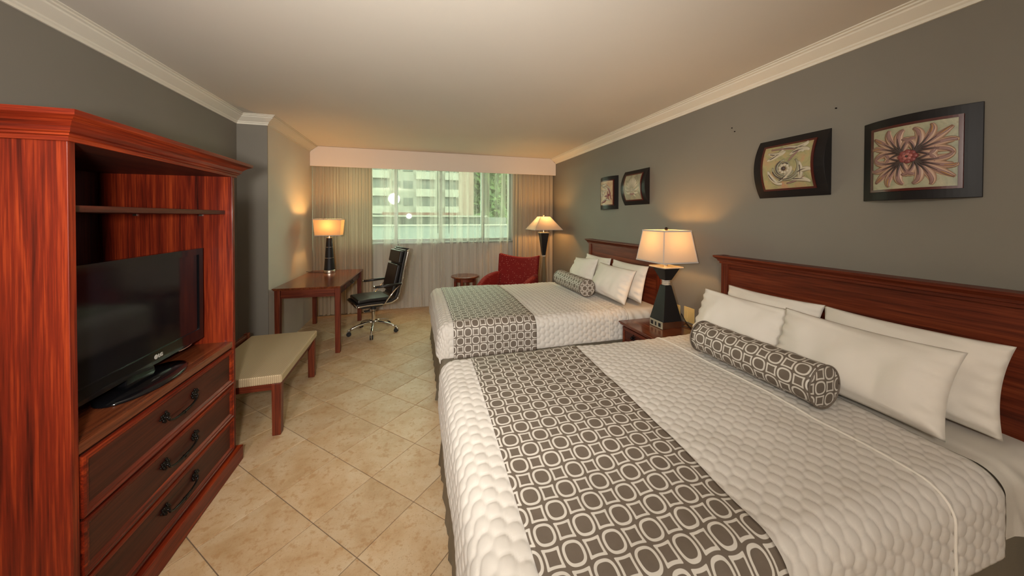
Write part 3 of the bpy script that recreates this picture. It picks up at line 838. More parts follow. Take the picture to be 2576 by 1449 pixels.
# ------------------------------------------------------------------ office chair
def build_chair():
    px, py, rz = -.535, 4.62, math.radians(202)
    t = thing('office_chair', 'black leather swivel office chair with chrome frame at the desk', 'chair', (px, py, 0), rz)
    F = lambda mb: rotated(mb, (px, py, 0), rz)                      # local: forward +x, left +y
    # five-star base
    for k in range(5):
        a = math.radians(-88 - 202 + 72 * k); c, s = math.cos(a), math.sin(a)
        pts = [(.02, .135), (.10, .128), (.18, .112), (.25, .090), (.285, .070)]
        F(MB().tube([(r * c, r * s, z) for r, z in pts], [.020, .017, .0155, .0145, .013], 10)).build('base_arm', M['chrome'], t, smooth=True)
        cas = F(MB().tube([(.292 * c, .292 * s, .085), (.292 * c, .292 * s, .055)], .008, 8)).build('caster', M['chrome'], t, smooth=True)
        for sd in (-1, 1):
            w = MB().lathe([(.012, -.007), (.024, -.007), (.027, -.003), (.027, .003), (.024, .007), (.012, .007)], seg=18)
            w.xf(Matrix.Translation((.292 * c - s * .012 * sd, .292 * s + c * .012 * sd, .0275)) @ Matrix.Rotation(a, 4, 'Z') @ Matrix.Rotation(PI / 2, 4, 'X'))
            F(w).build('wheel', M['blackmatte'], cas, smooth=False)
        F(MB().tube([(.292 * c - .028 * math.cos(q) * c, .292 * s - .028 * math.cos(q) * s, .0275 + .032 * math.sin(q)) for q in np.linspace(.3, PI - .2, 9)], .009, 8, flat=.5)).build('caster_hood', M['chrome'], cas, smooth=True)
    F(MB().lathe([(.030, .100), (.034, .11), (.034, .145), (.022, .150), (.022, .27), (.018, .275), (.018, .33)], 0, 0, 20)).build('gas_column', M['chrome'], t, smooth=False)
    F(MB().lathe([(.034, .30), (.034, .345)], 0, 0, 20)).build('column_cap', M['blackmatte'], t)
    F(MB().box(-.10, .17, -.075, .075, .335, .375).box(.10, .22, -.05, .05, .355, .385)).build('tilt_mechanism', M['blackmatte'], t, bevel=.012)
    F(MB().tube([(.02, .05, .35), (.10, .20, .352), (.14, .27, .360)], .005, 8).box(.12, .18, .25, .30, .352, .362)).build('height_lever', M['blackmatte'], t)
    # seat pad with a raised cushion
    def pad(pts, w, th, name, mat=M['leather'], bev=.014):
        mb = MB(); n = len(pts); vs = []
        for i, (x, z) in enumerate(pts):
            a, b = pts[max(i - 1, 0)], pts[min(i + 1, n - 1)]
            dx, dz = b[0] - a[0], b[1] - a[1]; L = math.hypot(dx, dz); nx, nz = -dz / L, dx / L
            for o in (-th / 2, th / 2):
                for y in (-w, w): vs.append((x + nx * o, y, z + nz * o))
        fs = [(0, 1, 3, 2), tuple((n - 1) * 4 + k for k in (0, 2, 3, 1))]
        for i in range(n - 1):
            a, b = i * 4, i * 4 + 4
            fs += [(a, a + 1, b + 1, b), (a + 2, b + 2, b + 3, a + 3), (a, b, b + 2, a + 2), (a + 1, a + 3, b + 3, b + 1)]
        mb.add(vs, fs)
        return F(mb).build(name, mat, t, bevel=bev, seg=3, smooth=False)
    shell = [(.255, .418), (.10, .424), (-.06, .418), (-.16, .424), (-.215, .452), (-.243, .52), (-.262, .62), (-.285, .74), (-.318, .90), (-.355, 1.055)]
    pad(shell[:5], .225, .030, 'seat', bev=.010)
    pad(shell[3:], .215, .030, 'backrest', bev=.010)
    pad([(.235, .455), (.08, .462), (-.08, .458), (-.15, .462)], .205, .042, 'seat_cushion')
    pad([(-.190, .52), (-.215, .63), (-.240, .74), (-.268, .865)], .195, .045, 'back_cushion')
    pad([(-.273, .885), (-.305, 1.045)], .195, .045, 'head_cushion')
    # chrome side rails follow the shell; arms
    for s in (-1, 1):
        y = s * .235
        rail = [(.26, .405), (.10, .408), (-.06, .402), (-.16, .406), (-.228, .440), (-.258, .52), (-.278, .62), (-.302, .74), (-.335, .90), (-.372, 1.065)]
        fine = []
        for i in range(len(rail) - 1):
            for k in range(4):
                u = k / 4; fine.append((rail[i][0] * (1 - u) + rail[i + 1][0] * u, y, rail[i][1] * (1 - u) + rail[i + 1][1] * u))
        fine.append((rail[-1][0], y, rail[-1][1]))
        F(MB().tube(fine, .011, 10, flat=.8)).build('side_rail', M['chrome'], t, smooth=True)
        ya = s * .262
        F(MB().tube([(-.27, ya, .632), (.06, ya, .626)], .016, 12)).build('armrest', M['leather'], t, smooth=True)
        F(MB().tube([(.058, ya, .626), (.070, ya, .626)], .017, 12)).build('armrest_cap', M['chrome'], t)
        F(MB().tube([(-.255, ya, .630), (-.16, ya, .53), (-.055, ya, .408), (-.045, y, .405)], .010, 10, flat=.8)).build('arm_strut', M['chrome'], t, smooth=True)
        F(MB().tube([(-.27, ya, .632), (-.282, y, .632)], .013, 10)).build('arm_bracket', M['chrome'], t)
    F(MB().tube([(-.372, -.235, 1.065), (-.372, .235, 1.065)], .012, 10)).build('top_rail', M['blackmatte'], t, smooth=True)
    for z, x in ((.70, -.296), (.86, -.328)): F(MB().tube([(x - .012, -.235, z), (x - .012, .235, z)], .007, 8)).build('cross_bar', M['chrome'], t, smooth=True)
    F(MB().tube([(.258, -.24, .405), (.258, .24, .405)], .013, 10)).build('front_bar', M['chrome'], t, smooth=True)
build_chair()

# ------------------------------------------------------------------ armchair
def build_armchair():
    px, py = 1.33, 4.80
    rz = math.radians(226)                                           # forward direction
    t = thing('armchair', 'red velvet armchair with curved back and small dots, by the window', 'armchair', (px, py, 0), rz)
    F = lambda mb: rotated(mb, (px, py, 0), rz)                      # forward +x
    def shell(name, fn, nu=25, nv=13, th=.085):
        u = np.linspace(-1, 1, nu); v = np.linspace(0, 1, nv)
        vs = []; 
        for a in u:
            for b in v: vs.append(fn(a, b, 0))
        for a in u:
            for b in v: vs.append(fn(a, b, th))
        n = nu * nv; f = [tuple(int(k) for k in q) for q in grid_faces(nu, nv)]
        fs = [q for q in f] + [tuple(n + k for k in reversed(q)) for q in f]
        for i in range(nu - 1):
            for e in (0, nv - 1):
                a, b = i * nv + e, (i + 1) * nv + e; fs.append((a, b, b + n, a + n))
        for j in range(nv - 1):
            for e in (0, nu - 1):
                a, b = e * nv + j, e * nv + j + 1; fs.append((a, b, b + n, a + n))
        mb = MB(); mb.add(vs, fs)
        return F(mb).build(name, M['velvet'], t, bevel=.022, seg=3, smooth=True)
    def back(a, b, o):
        lean = .10 * b
        wid = .325 + .02 * b
        x = -.27 - lean + .10 * a * a - o * 1.0
        z = .30 + b * (.548 + .060 * a * a)
        return (x, wid * a * (1 + .15 * o), z)
    shell('backrest', back)
    for s in (-1, 1):
        mb = MB(); n = 11; vs = []
        for i in range(n):
            u = i / (n - 1); x = -.24 + .60 * u
            top = .625 - .02 * u - .115 * u ** 2.4; y = s * (.325 + .035 * math.sin(u * PI) - .01 * u)
            for yy in (y - .045, y + .045):
                for z in (.16, top): vs.append((x, yy, z))
        fs = [(0, 1, 3, 2), tuple((n - 1) * 4 + k for k in (0, 2, 3, 1))]
        for i in range(n - 1):
            a, b = i * 4, i * 4 + 4
            fs += [(a, b, b + 1, a + 1), (a + 2, a + 3, b + 3, b + 2), (a + 1, b + 1, b + 3, a + 3), (a, a + 2, b + 2, b)]
        mb.add(vs, fs); F(mb).build('armrest', M['velvet'], t, bevel=.025, seg=4, smooth=True)
    F(MB().box(-.26, .33, -.275, .275, .16, .31)).build('seat_base', M['velvet'], t, bevel=.02)
    F(MB().box(-.25, .355, -.270, .270, .312, .435)).build('seat_cushion', M['velvet'], t, bevel=.04, seg=4, smooth=True)
    for x in (-.25, .29):
        for y in (-.29, .29): F(MB().frustum(x, y, 0, .165, .018, .018, .026, .026)).build('leg', WOODS[2], t)
build_armchair()

# ------------------------------------------------------------------ nightstand
def build_nightstand():
    x0, x1, y0, y1, z = 1.80, 2.335, 2.125, 2.645, .54
    t = thing('nightstand', 'polished mahogany nightstand with one drawer between the two beds', 'nightstand', (2.06, 2.385, 0))
    MB().box(x0 - .022, x1, y0 - .022, y1 + .022, z - .013, z).box(x0 - .012, x1, y0 - .012, y1 + .012, z - .028, z - .013).build('top', TOPS[1], t, bevel=.003)
    MB().box(x0 + .012, x1, y0, y1, .10, z - .029).build('body', WOODS[1], t, bevel=.003)
    for x in (x0 + .03, x1 - .03):
        for y in (y0 + .03, y1 - .03): MB().frustum(x, y, 0, .099, .022, .022, .028, .028).build('leg', WOODS[2], t)
    for zz0, zz1 in ((.355, .500), (.14, .345)):
        fr = MB().box(x0, x0 + .0115, y0 + .02, y1 - .02, zz0, zz1).build('drawer', DARKW[1], t, bevel=.003)
        w = .022
        m = MB(); m.box(x0 - .006, x0, y0 + .02, y1 - .02, zz0, zz0 + w).box(x0 - .006, x0, y0 + .02, y1 - .02, zz1 - w, zz1)
        m.box(x0 - .006, x0, y0 + .02, y0 + .02 + w, zz0 + w, zz1 - w).box(x0 - .006, x0, y1 - .02 - w, y1 - .02, zz0 + w, zz1 - w).build('molding', WOODS[1], fr)
        k = MB(); yc, zc = 2.47, (zz0 + zz1) / 2 + .018
        if zz0 < .3: yc = (y0 + y1) / 2
        k.tube([(x0, yc, zc), (x0 - .018, yc, zc)], .006, 8).ball((x0 - .022, yc, zc), .013, 12, 8)
        for q in range(5): k.ball((x0 - .003, yc + .018 * math.cos(q * 1.257), zc + .018 * math.sin(q * 1.257)), .008, 8, 5, sx=.6)
        k.build('knob', M['bronze'], fr, smooth=True)
build_nightstand()

# ------------------------------------------------------------------ lamps
def shade4(mb, cx, cy, z0, z1, h0, h1, hy0=None, hy1=None, th=.002):
    hy0 = hy0 or h0; hy1 = hy1 or h1
    return mb.frustum(cx, cy, z0, z1, h0, hy0, h1, hy1, caps=False)
def rim(mb, cx, cy, z0, z1, hx, hy, th=.004):
    mb.box(cx - hx - th, cx + hx + th, cy - hy - th, cy - hy + .001, z0, z1).box(cx - hx - th, cx + hx + th, cy + hy - .001, cy + hy + th, z0, z1)
    mb.box(cx - hx - th, cx - hx + .001, cy - hy, cy + hy, z0, z1).box(cx + hx - .001, cx + hx + th, cy - hy, cy + hy, z0, z1); return mb
def bulb(t, cx, cy, z, power, col=WARM):
    tg = NT('bulb_glow'); em = tg.n('ShaderNodeEmission', {'Color': C(*col), 'Strength': 5.0})
    MB().ball((cx, cy, z), .028, 14, 10, sz=1.25).build('bulb', tg.done(em), t, smooth=True)
    add_light('lamp_light', 'POINT', (cx, cy, z + .045), power, col, .035)
def build_bedside_lamp():
    cx, cy = 2.085, 2.425
    t = thing('bedside_lamp', 'black hourglass table lamp with square cream shade on the nightstand', 'lamp', (cx, cy, .541))
    z = .541
    MB().box(cx - .098, cx + .098, cy - .080, cy + .080, z, z + .058).build('base', M['nickel'], t, bevel=.002)
    fp = MB().box(cx - .104, cx - .0985, cy - .085, cy + .072, z + .002, z + .062).build('socket_panel', M['paneltin'], t, bevel=.002)
    for y, w in ((-.052, .022), (-.004, .012), (.042, .022)):
        MB().box(cx - .107, cx - .1045, cy + y - w * .62, cy + y + w * .62, z + .016, z + .048).build('socket', M['blackmatte'], fp)
    MB().frustum(cx, cy, z + .0585, .898, .094, .086, .032, .032).build('lower_body', M['lampblack'], t, bevel=.002)
    MB().lathe([(.030, .899), (.036, .904), (.030, .912), (.036, .920), (.030, .928), (.036, .936), (.030, .943)], cx, cy, 8).build('crystal', M['crystal'], t)
    MB().frustum(cx, cy, .944, 1.052, .032, .032, .078, .078).build('upper_body', M['lampblack'], t, bevel=.002)
    MB().box(cx - .098, cx + .098, cy - .098, cy + .098, 1.053, 1.064).build('crystal_plate', M['crystal'], t, bevel=.002)
    MB().lathe([(.014, 1.065), (.014, 1.12), (.018, 1.125), (.018, 1.18)], cx, cy, 16).build('socket_stem', M['nickel'], t)
    MB().tube([(cx, cy, 1.18), (cx, cy - .055, 1.21), (cx, cy - .06, 1.30), (cx, cy, 1.368), (cx, cy + .06, 1.30), (cx, cy + .055, 1.21), (cx, cy, 1.181)], .002, 6).build('harp', M['nickel'], t)
    sh = shade4(MB(), cx, cy, 1.106, 1.374, .172, .134).build('shade', M['shade'], t)
    rim(MB(), cx, cy, 1.104, 1.115, .171, .171).build('shade_trim', M['shade_trim'], sh)
    rim(MB(), cx, cy, 1.364, 1.376, .135, .135).build('shade_trim', M['shade_trim'], sh)
    for a, b in ((-1, -1), (1, -1), (1, 1), (-1, 1)):
        MB().tube([(cx + a * .172, cy + b * .172, 1.106), (cx + a * .134, cy + b * .134, 1.374)], .0035, 6).build('shade_seam', M['shade_trim'], sh)
    MB().tube([(cx - .134, cy, 1.372), (cx + .134, cy, 1.372)], .002, 6).tube([(cx, cy - .134, 1.372), (cx, cy + .134, 1.372)], .002, 6).build('spider', M['nickel'], sh)
    MB().lathe([(.004, 1.373), (.012, 1.376), (.016, 1.388), (.010, 1.396), (.003, 1.400)], cx, cy, 12).build('finial', M['bronze'], t)
    bulb(t, cx, cy, 1.24, 5.0)
    MB().tube([(cx + .098, cy - .02, .555), (2.21, 2.36, .546), (2.24, 2.30, .546), (2.27, 2.36, .546), (2.325, 2.45, .547), (2.342, 2.52, .60)], .004, 6).build('power_cord', M['blackmatte'], t, smooth=True)
build_bedside_lamp()
def build_desk_lamp():
    cx, cy, z = -1.13, 5.00, .736
    t = thing('desk_lamp', 'black cone table lamp with glowing orange rectangular shade on the desk', 'lamp', (cx, cy, z))
    MB().lathe([(.070, z), (.072, z + .004), (.072, z + .030), (.069, z + .034)], cx, cy, 36).build('base', M['nickel'], t, smooth=False)
    cone = lambda q: .064 - (q - .770) / (1.20 - .770) * .029
    for a, b in ((.771, .930), (.936, 1.076), (1.082, 1.200)):
        MB().lathe([(cone(a), a), (cone(b), b)], cx, cy, 36).build('body', M['lampblack'], t)
    for a in (.931, 1.077): MB().lathe([(cone(a) + .001, a), (cone(a) + .001, a + .0045)], cx, cy, 36).build('ring', M['chrome'], t)
    MB().lathe([(.030, 1.2005), (.030, 1.206), (.010, 1.208), (.010, 1.262), (.016, 1.264), (.016, 1.295)], cx, cy, 16).build('socket_stem', M['nickel'], t)
    sh = shade4(MB(), cx, cy, 1.232, 1.455, .150, .170, .095, .112).build('shade', M['shade_desk'], t)
    rim(MB(), cx, cy, 1.230, 1.240, .150, .095, .003).build('shade_trim', M['shade_trim'], sh)
    rim(MB(), cx, cy, 1.444, 1.456, .170, .112, .003).build('shade_trim', M['shade_trim'], sh)
    MB().tube([(cx - .169, cy, 1.45), (cx + .169, cy, 1.45)], .002, 6).build('spider', M['nickel'], sh)
    MB().lathe([(.003, 1.296), (.003, 1.452)], cx, cy, 6).build('harp', M['nickel'], t)
    bulb(t, cx, cy, 1.335, 8.0)
    MB().tube([(cx - .07, cy, z + .006), (cx - .16, cy + .03, z + .005), (cx - .24, cy + .05, z + .005), (cx - .30, cy + .09, z + .005)], .004, 6).build('power_cord', M['blackmatte'], t, smooth=True)
build_desk_lamp()
def build_floor_lamp():
    cx, cy = 2.00, 5.12
    t = thing('floor_lamp', 'tall floor lamp with black tapered column and spreading pyramid shade in the corner', 'lamp', (cx, cy, 0))
    MB().frustum(cx, cy, 0, .03, .14, .14, .13, .13).build('base', M['lampblack'], t, bevel=.004)
    MB().frustum(cx, cy, .031, .845, .045, .045, .018, .018).build('lower_column', M['nickel'], t)
    MB().frustum(cx, cy, .846, .866, .024, .024, .024, .024).build('crystal', M['crystal'], t)
    MB().frustum(cx, cy, .867, 1.225, .024, .024, .066, .066).build('column', M['lampblack'], t)
    MB().frustum(cx, cy, 1.226, 1.240, .074, .074, .074, .074).build('collar', M['nickel'], t)
    MB().lathe([(.010, 1.241), (.010, 1.31), (.016, 1.312), (.016, 1.345)], cx, cy, 14).build('socket_stem', M['nickel'], t)
    MB().lathe([(.003, 1.346), (.003, 1.505)], cx, cy, 6).build('harp', M['nickel'], t)
    sh = shade4(MB(), cx, cy, 1.285, 1.497, .235, .080).build('shade', M['shade'], t)
    rim(MB(), cx, cy, 1.283, 1.290, .234, .234, .003).build('shade_trim', M['shade_trim'], sh)
    for a, b in ((-1, -1), (1, -1), (1, 1), (-1, 1)):
        MB().tube([(cx + a * .235, cy + b * .235, 1.285), (cx + a * .080, cy + b * .080, 1.497)], .003, 6).build('shade_seam', M['shade_trim'], sh)
    MB().tube([(cx - .08, cy, 1.495), (cx + .08, cy, 1.495)], .002, 6).build('spider', M['nickel'], sh)
    MB().lathe([(.003, 1.505), (.010, 1.509), (.012, 1.516), (.003, 1.523)], cx, cy, 10).build('finial', M['nickel'], t)
    bulb(t, cx, cy, 1.385, 9.0)
build_floor_lamp()

# ------------------------------------------------------------------ wall plates
def plate(name, label, cat, mat, yc, zc, w, h):
    t = thing(name, label, cat, (XR, yc, zc))
    MB().box(XR - .007, XR - .0005, yc - w / 2, yc + w / 2, zc - h / 2, zc + h / 2).build('cover_plate', mat, t, bevel=.003)
    return t
p = plate('wall_outlet', 'ivory wall outlet with black plugs, half hidden behind the lamp body', 'outlet', M['ivory'], 2.60, .612, .118, .118)
for y in (2.575, 2.635):
    MB().tube([(XR - .0075, y, .605), (XR - .045, y, .605)], .017, 12).tube([(XR - .045, y, .605), (XR - .06, y, .590), (XR - .062, y, .555)], .006, 8).build('plug', M['blackmatte'], p)
p = plate('light_switch', 'ivory double rocker light switch above the nightstand', 'light switch', M['ivory'], 2.434, .612, .118, .135)
for y in (2.404, 2.464): MB().box(XR - .011, XR - .0072, y - .017, y + .017, .580, .646).build('rocker', M['ivory'], p, bevel=.0015)
for z in (.555, .669): MB().lathe([(.0035, 0), (.0035, .0015)], seg=10).xf(Matrix.Translation((XR - .0072, 2.434, z)) @ Matrix.Rotation(-PI / 2, 4, 'Y')).build('screw', M['nickel'], p)
p = plate('phone_socket', 'white wall socket with thin black cord beside the near pillows', 'outlet', M['whiteplate'], 2.282, .598, .118, .080)
MB().box(XR - .013, XR - .0072, 2.262, 2.282, .588, .606).build('jack', M['blackmatte'], p)
MB().tube([(XR - .013, 2.272, .597), (XR - .03, 2.276, .59), (XR - .034, 2.280, .55), (XR - .032, 2.282, .545)], .003, 6).build('cord', M['blackmatte'], p, smooth=True)

# ------------------------------------------------------------------ relief pictures on the right wall
MP = [mat_panel('relief_ground_green', C(.24, .25, .17), C(.33, .32, .21), C(.42, .37, .25)),
      mat_panel('relief_ground_ochre', C(.22, .22, .11), C(.36, .31, .15), C(.44, .24, .13)),
      mat_panel('relief_ground_grey', C(.20, .18, .12), C(.30, .27, .18), C(.40, .31, .19)),
      mat_panel('relief_ground_cream', C(.40, .22, .13), C(.48, .34, .2), C(.50, .38, .25))]
LEAF = [mat_plain('relief_mauve', C(.25, .14, .12), .4), mat_plain('relief_peach', C(.45, .29, .20), .4), mat_plain('relief_umber', C(.055, .035, .030), .4),
        mat_plain('relief_sage', C(.27, .25, .17), .4), mat_plain('relief_rose', C(.20, .045, .042), .4), mat_plain('relief_pale', C(.46, .40, .29), .4), mat_plain('relief_gold', C(.36, .18, .04), .3, .3), mat_plain('relief_dusty_pink', C(.36, .12, .10), .4)]
def build_picture(name, label, yc, zc, w, h, bend, iw, ih, gi, art):
    t = thing(name, label, 'picture', (XR, yc, zc))
    D, e = .066, .006
    def surf(y, z, o=0.0):                                           # y to the right seen from the room (towards the camera end)
        q = (y / (w / 2)) if bend == 'v' else (z / (h / 2))
        q = max(-1.0, min(1.0, q))
        return (XR - e - (D - e) * (1 - q * q) - o, yc - y, zc + z)
    n = 24
    def slab(y0, y1, z0, z1, o0, o1, back=False):
        mb = MB(); vs = []
        ys = np.linspace(y0, y1, n if bend == 'v' else 2); zs = np.linspace(z0, z1, 2 if bend == 'v' else n)
        for q_, o in enumerate((o1, o0)):
            for y in ys:
                for z in zs:
                    vs.append((XR - .002, yc - y, zc + z) if (back and q_ == 1) else surf(y, z, o))
        a, b = len(ys), len(zs); N = a * b; f = [tuple(int(k) for k in q) for q in grid_faces(a, b)]
        fs = f + [tuple(N + k for k in reversed(q)) for q in f]
        for i in range(a - 1):
            for k in (0, b - 1): p_, q_ = i * b + k, (i + 1) * b + k; fs.append((p_, q_, q_ + N, p_ + N))
        for j in range(b - 1):
            for k in (0, a - 1): p_, q_ = k * b + j, k * b + j + 1; fs.append((p_, q_, q_ + N, p_ + N))
        return mb.add(vs, fs)
    slab(-w / 2, w / 2, -h / 2, h / 2, 0, .0, True).build('frame', M['frame'], t, bevel=.004)
    lw = .012
    for y0, y1, z0, z1 in ((-iw / 2 - lw, iw / 2 + lw, ih / 2, ih / 2 + lw), (-iw / 2 - lw, iw / 2 + lw, -ih / 2 - lw, -ih / 2), (-iw / 2 - lw, -iw / 2, -ih / 2, ih / 2), (iw / 2, iw / 2 + lw, -ih / 2, ih / 2)):
        slab(y0, y1, z0, z1, .0003, .007).build('lip', M['framelip'], t)
    pn = slab(-iw / 2, iw / 2, -ih / 2, ih / 2, .0003, .004).build('relief_panel', MP[gi], t)
    def strand(mb, pts, wd, lift=.004, leafy=0):
        P = [surf(max(-iw / 2 * .97, min(iw / 2 * .97, x)), max(-ih / 2 * .97, min(ih / 2 * .97, z)), lift) for x, z in pts]
        k = len(P); rs = [wd * ((.22 + .78 * math.sin(PI * min(1, (i / (k - 1)) ** 1.15 * .93 + .03)) ** .8) if leafy else (.35 + .65 * math.sin(PI * min(1, .12 + .88 * i / (k - 1)))) * (1 - .55 * i / (k - 1))) for i in range(k)]
        mb.tube(P, rs, 6, flat=.3 if leafy else .45, up=(1, 0, 0))
    def curl(x, z, a, L, turn, spiral, k=16):
        pts = [(x, z)]; st = L / k
        for i in range(k):
            u = i / k; a += turn / k + spiral * max(0, u - .55) ** 1.5 * 5 / k
            x += math.cos(a) * st; z += math.sin(a) * st; pts.append((x, z))
        return pts
    art(pn, strand, curl, surf, iw, ih)
    return t
def leafpart(pn, mb, mat, name='leaf'): return mb.build(name, mat, pn, smooth=True)
def art_cross(pn, strand, curl, surf, iw, ih):
    for sx in (-1, 1):
        for sz in (-1, 1):
            base = math.atan2(sz * ih * .82, sx * iw)
            halo, body, dark, gold = MB(), MB(), MB(), MB()
            for k, (da, L, tn) in enumerate([(0, .150, .12), (.36, .125, 1.5), (-.36, .125, -1.5), (.75, .090, 2.0), (-.75, .090, -2.0), (.16, .140, .7), (-.16, .140, -.7)]):
                x, z = .026 * math.cos(base), .026 * math.sin(base)
                pts = curl(x, z, base + da, L, tn * .55, 3.2 * (1 if tn > 0 else -1) * (0 if k == 0 else 1))
                strand(halo, pts, .0195, .0042, 1); strand(body, pts[2:], .0095, .0082, 1); strand(dark, pts[:11], .0050, .0120)
                if k in (0, 5): strand(gold, pts[-6:], .0035, .0098)
            leafpart(pn, halo, LEAF[1]); leafpart(pn, body, LEAF[0]); leafpart(pn, dark, LEAF[2], 'leaf_vein'); leafpart(pn, gold, LEAF[6], 'gilt_edge')
    r = MB()
    for k in range(8):
        a = k * PI / 4; c = surf(.024 * math.cos(a), .022 * math.sin(a), .010); r.ball(c, .0125, 10, 7, sx=.6)
    leafpart(pn, r, LEAF[4], 'rose')
    r = MB()
    for k in range(5):
        a = k * 1.257 + .3; r.ball(surf(.011 * math.cos(a), .010 * math.sin(a), .015), .009, 10, 7, sx=.6)
    leafpart(pn, r, LEAF[7], 'rose_heart')
    leafpart(pn, MB().ball(surf(0, 0, .020), .005, 8, 6), LEAF[2], 'flower_eye')
def art_scroll(pn, strand, curl, surf, iw, ih):
    sg, pale, dk, ro = MB(), MB(), MB(), MB()
    for k in range(3):
        pts = [( (.030 + .024 * k) * math.cos(a), (.030 + .021 * k) * math.sin(a) - .01) for a in np.linspace(.4 + k * 1.3, 4.6 + k * 1.2, 22)]
        strand(sg, pts, .014, .005, 1); strand(dk, pts[2:16], .004, .0095)
    for x, z, a, L, tn in ((-.12, .10, -.6, .12, 1.0), (-.05, .115, .1, .16, -.5), (.02, .07, .6, .12, -.8), (.08, .02, -1.2, .13, -.9), (-.11, -.02, -1.4, .13, .9), (-.07, -.10, .3, .15, .7), (.02, -.09, .2, .12, -.6), (.06, -.06, .9, .1, -1.2), (-.12, .05, .2, .12, .6), (.03, .11, -.2, .10, .9)):
        pts = curl(x, z, a, L, tn, 2.5 * (1 if tn > 0 else -1)); strand(pale, pts, .017, .0045, 1); strand(dk, pts[3:12], .0035, .0095)
    for x, z, a, L, tn in ((-.10, .12, .0, .2, -.3), (.02, .03, 1.0, .11, -.4), (.0, -.11, .1, .12, .4)):
        strand(ro, curl(x, z, a, L, tn, 1.0), .007, .007)
    leafpart(pn, sg, LEAF[3], 'vine'); leafpart(pn, pale, LEAF[5]); leafpart(pn, dk, LEAF[2], 'leaf_vein'); leafpart(pn, ro, LEAF[0], 'ribbon')['kind'] = 'stuff'
    fl = MB()
    for k in range(9):
        a = k * 2 * PI / 9; fl.ball(surf(-.005 + .026 * math.cos(a), -.015 + .024 * math.sin(a), .008), .011, 8, 6, sx=.5)
    leafpart(pn, fl, LEAF[5], 'blossom'); leafpart(pn, MB().ball(surf(-.005, -.015, .013), .013, 10, 8, sx=.6), LEAF[2], 'flower_eye')
def art_palmette(pn, strand, curl, surf, iw, ih):
    a_, d_ = MB(), MB()
    for k in range(9):
        a = PI / 2 + (k - 4) * .33; pts = curl(0, -.02, a, .13 - .006 * abs(k - 4), .35 * (k - 4) * -.3, (1.5 if k < 4 else -1.5)); strand(a_, pts, .014, .0045, 1); strand(d_, pts[2:11], .0035, .0095)
    for s in (-1, 1):
        for a, L, tn in ((-.3, .13, .9), (-.9, .11, 1.0), (-1.3, .09, .5)):
            pts = curl(0, -.03, PI / 2 + s * (PI / 2 - a), L, -s * tn, -2.2 * s); strand(a_, pts, .014, .0045, 1); strand(d_, pts[2:10], .0035, .0095)
    leafpart(pn, a_, LEAF[5]); leafpart(pn, d_, LEAF[3], 'leaf_vein')
    b = MB()
    for s in (-1, 1): b.ball(surf(s * .018, -.075, .008), .014, 8, 6, sx=.5)
    leafpart(pn, b, LEAF[0], 'rosette')
def art_bouquet(pn, strand, curl, surf, iw, ih):
    g, r, d = MB(), MB(), MB()
    for x, z, a, L, tn in ((-.11, -.12, 1.2, .18, .6), (-.06, .08, .2, .15, -1.2), (.02, .10, -.3, .13, -1.0), (-.10, .05, -.7, .14, .9), (-.03, -.10, .5, .14, -.9), (-.12, .11, -.3, .16, .5)):
        pts = curl(x, z, a, L, tn, 2.2 * (1 if tn > 0 else -1)); strand(g, pts, .016, .0045, 1); strand(d, pts[3:12], .004, .0095)
    for x, z, a, L, tn in ((.05, .10, -1.0, .2, -.5), (.0, -.04, -.2, .12, .9), (-.08, -.12, .0, .15, .7), (.06, .02, -1.7, .12, .6)):
        strand(r, curl(x, z, a, L, tn, 1.6), .015, .006, 1)
    leafpart(pn, g, LEAF[5]); leafpart(pn, r, LEAF[4], 'ribbon')['kind'] = 'stuff'; leafpart(pn, d, LEAF[3], 'leaf_vein')
    leafpart(pn, MB().ball(surf(-.02, .0, .008), .022, 12, 8, sx=.35).ball(surf(-.05, -.03, .008), .016, 10, 8, sx=.4), LEAF[5], 'blossom')
build_picture('relief_picture', 'black bowed frame with four scrolling leaf sprays around a red rose', 1.030, 1.780, .400, .412, 'v', .288, .304, 0, art_cross)
build_picture('relief_picture', 'black bowed frame with a swirling pale flower in ochre relief', 1.592, 1.816, .424, .392, 'h', .292, .280, 1, art_scroll)
build_picture('relief_picture', 'black bowed frame with a grey palmette relief, above the window bed', 3.190, 1.819, .428, .386, 'h', .285, .274, 2, art_palmette)
build_picture('relief_picture', 'black bowed frame with a red and cream bouquet relief, closest to the window', 3.740, 1.792, .400, .408, 'v', .280, .292, 3, art_bouquet)

# ------------------------------------------------------------------ curtains
def curtain(name, label, cat, x0, x1, yc, z0, z1, pitch, amp, mat, seed, group, hem=True, drift=0.0):
    R = np.random.default_rng(seed)
    n = max(8, int((x1 - x0) / (pitch / 9))); m = 26
    u = np.linspace(0, 1, n); Zs = np.linspace(0, 1, m)
    # irregular fold phase
    ph = np.cumsum(1 + .55 * (vnoise(u * 17, u * 0 + 1.5, seed) * 2)); ph = ph / ph[-1] * 2 * PI * (x1 - x0) / pitch
    am = .6 + .8 * (vnoise(u * 23, u * 0 + 4.5, seed + 1) + .5)
    P = []
    for i in range(n):
        for z in Zs:
            wob = ph[i] + 1.6 * vnoise(np.array(u[i] * 6), np.array(z * 2.2), seed + 2) + drift * z
            k = .55 + .45 * (1 - z)
            y = amp * am[i] * k * math.sin(wob) + amp * .35 * math.sin(2.3 * wob + 1)
            x = x0 + (x1 - x0) * u[i] + .35 * amp * math.cos(wob) * k
            x = min(max(x, x0), x1)
            P.append((x - (x0 + x1) / 2, y, z0 + (z1 - z0) * z + (.006 * math.sin(ph[i] * .7) if z == 0 else 0)))
    o = mesh_np(name, P, grid_faces(n, m), mat)
    o.location = ((x0 + x1) / 2, yc, 0)
    return tag(o, label, cat, group)
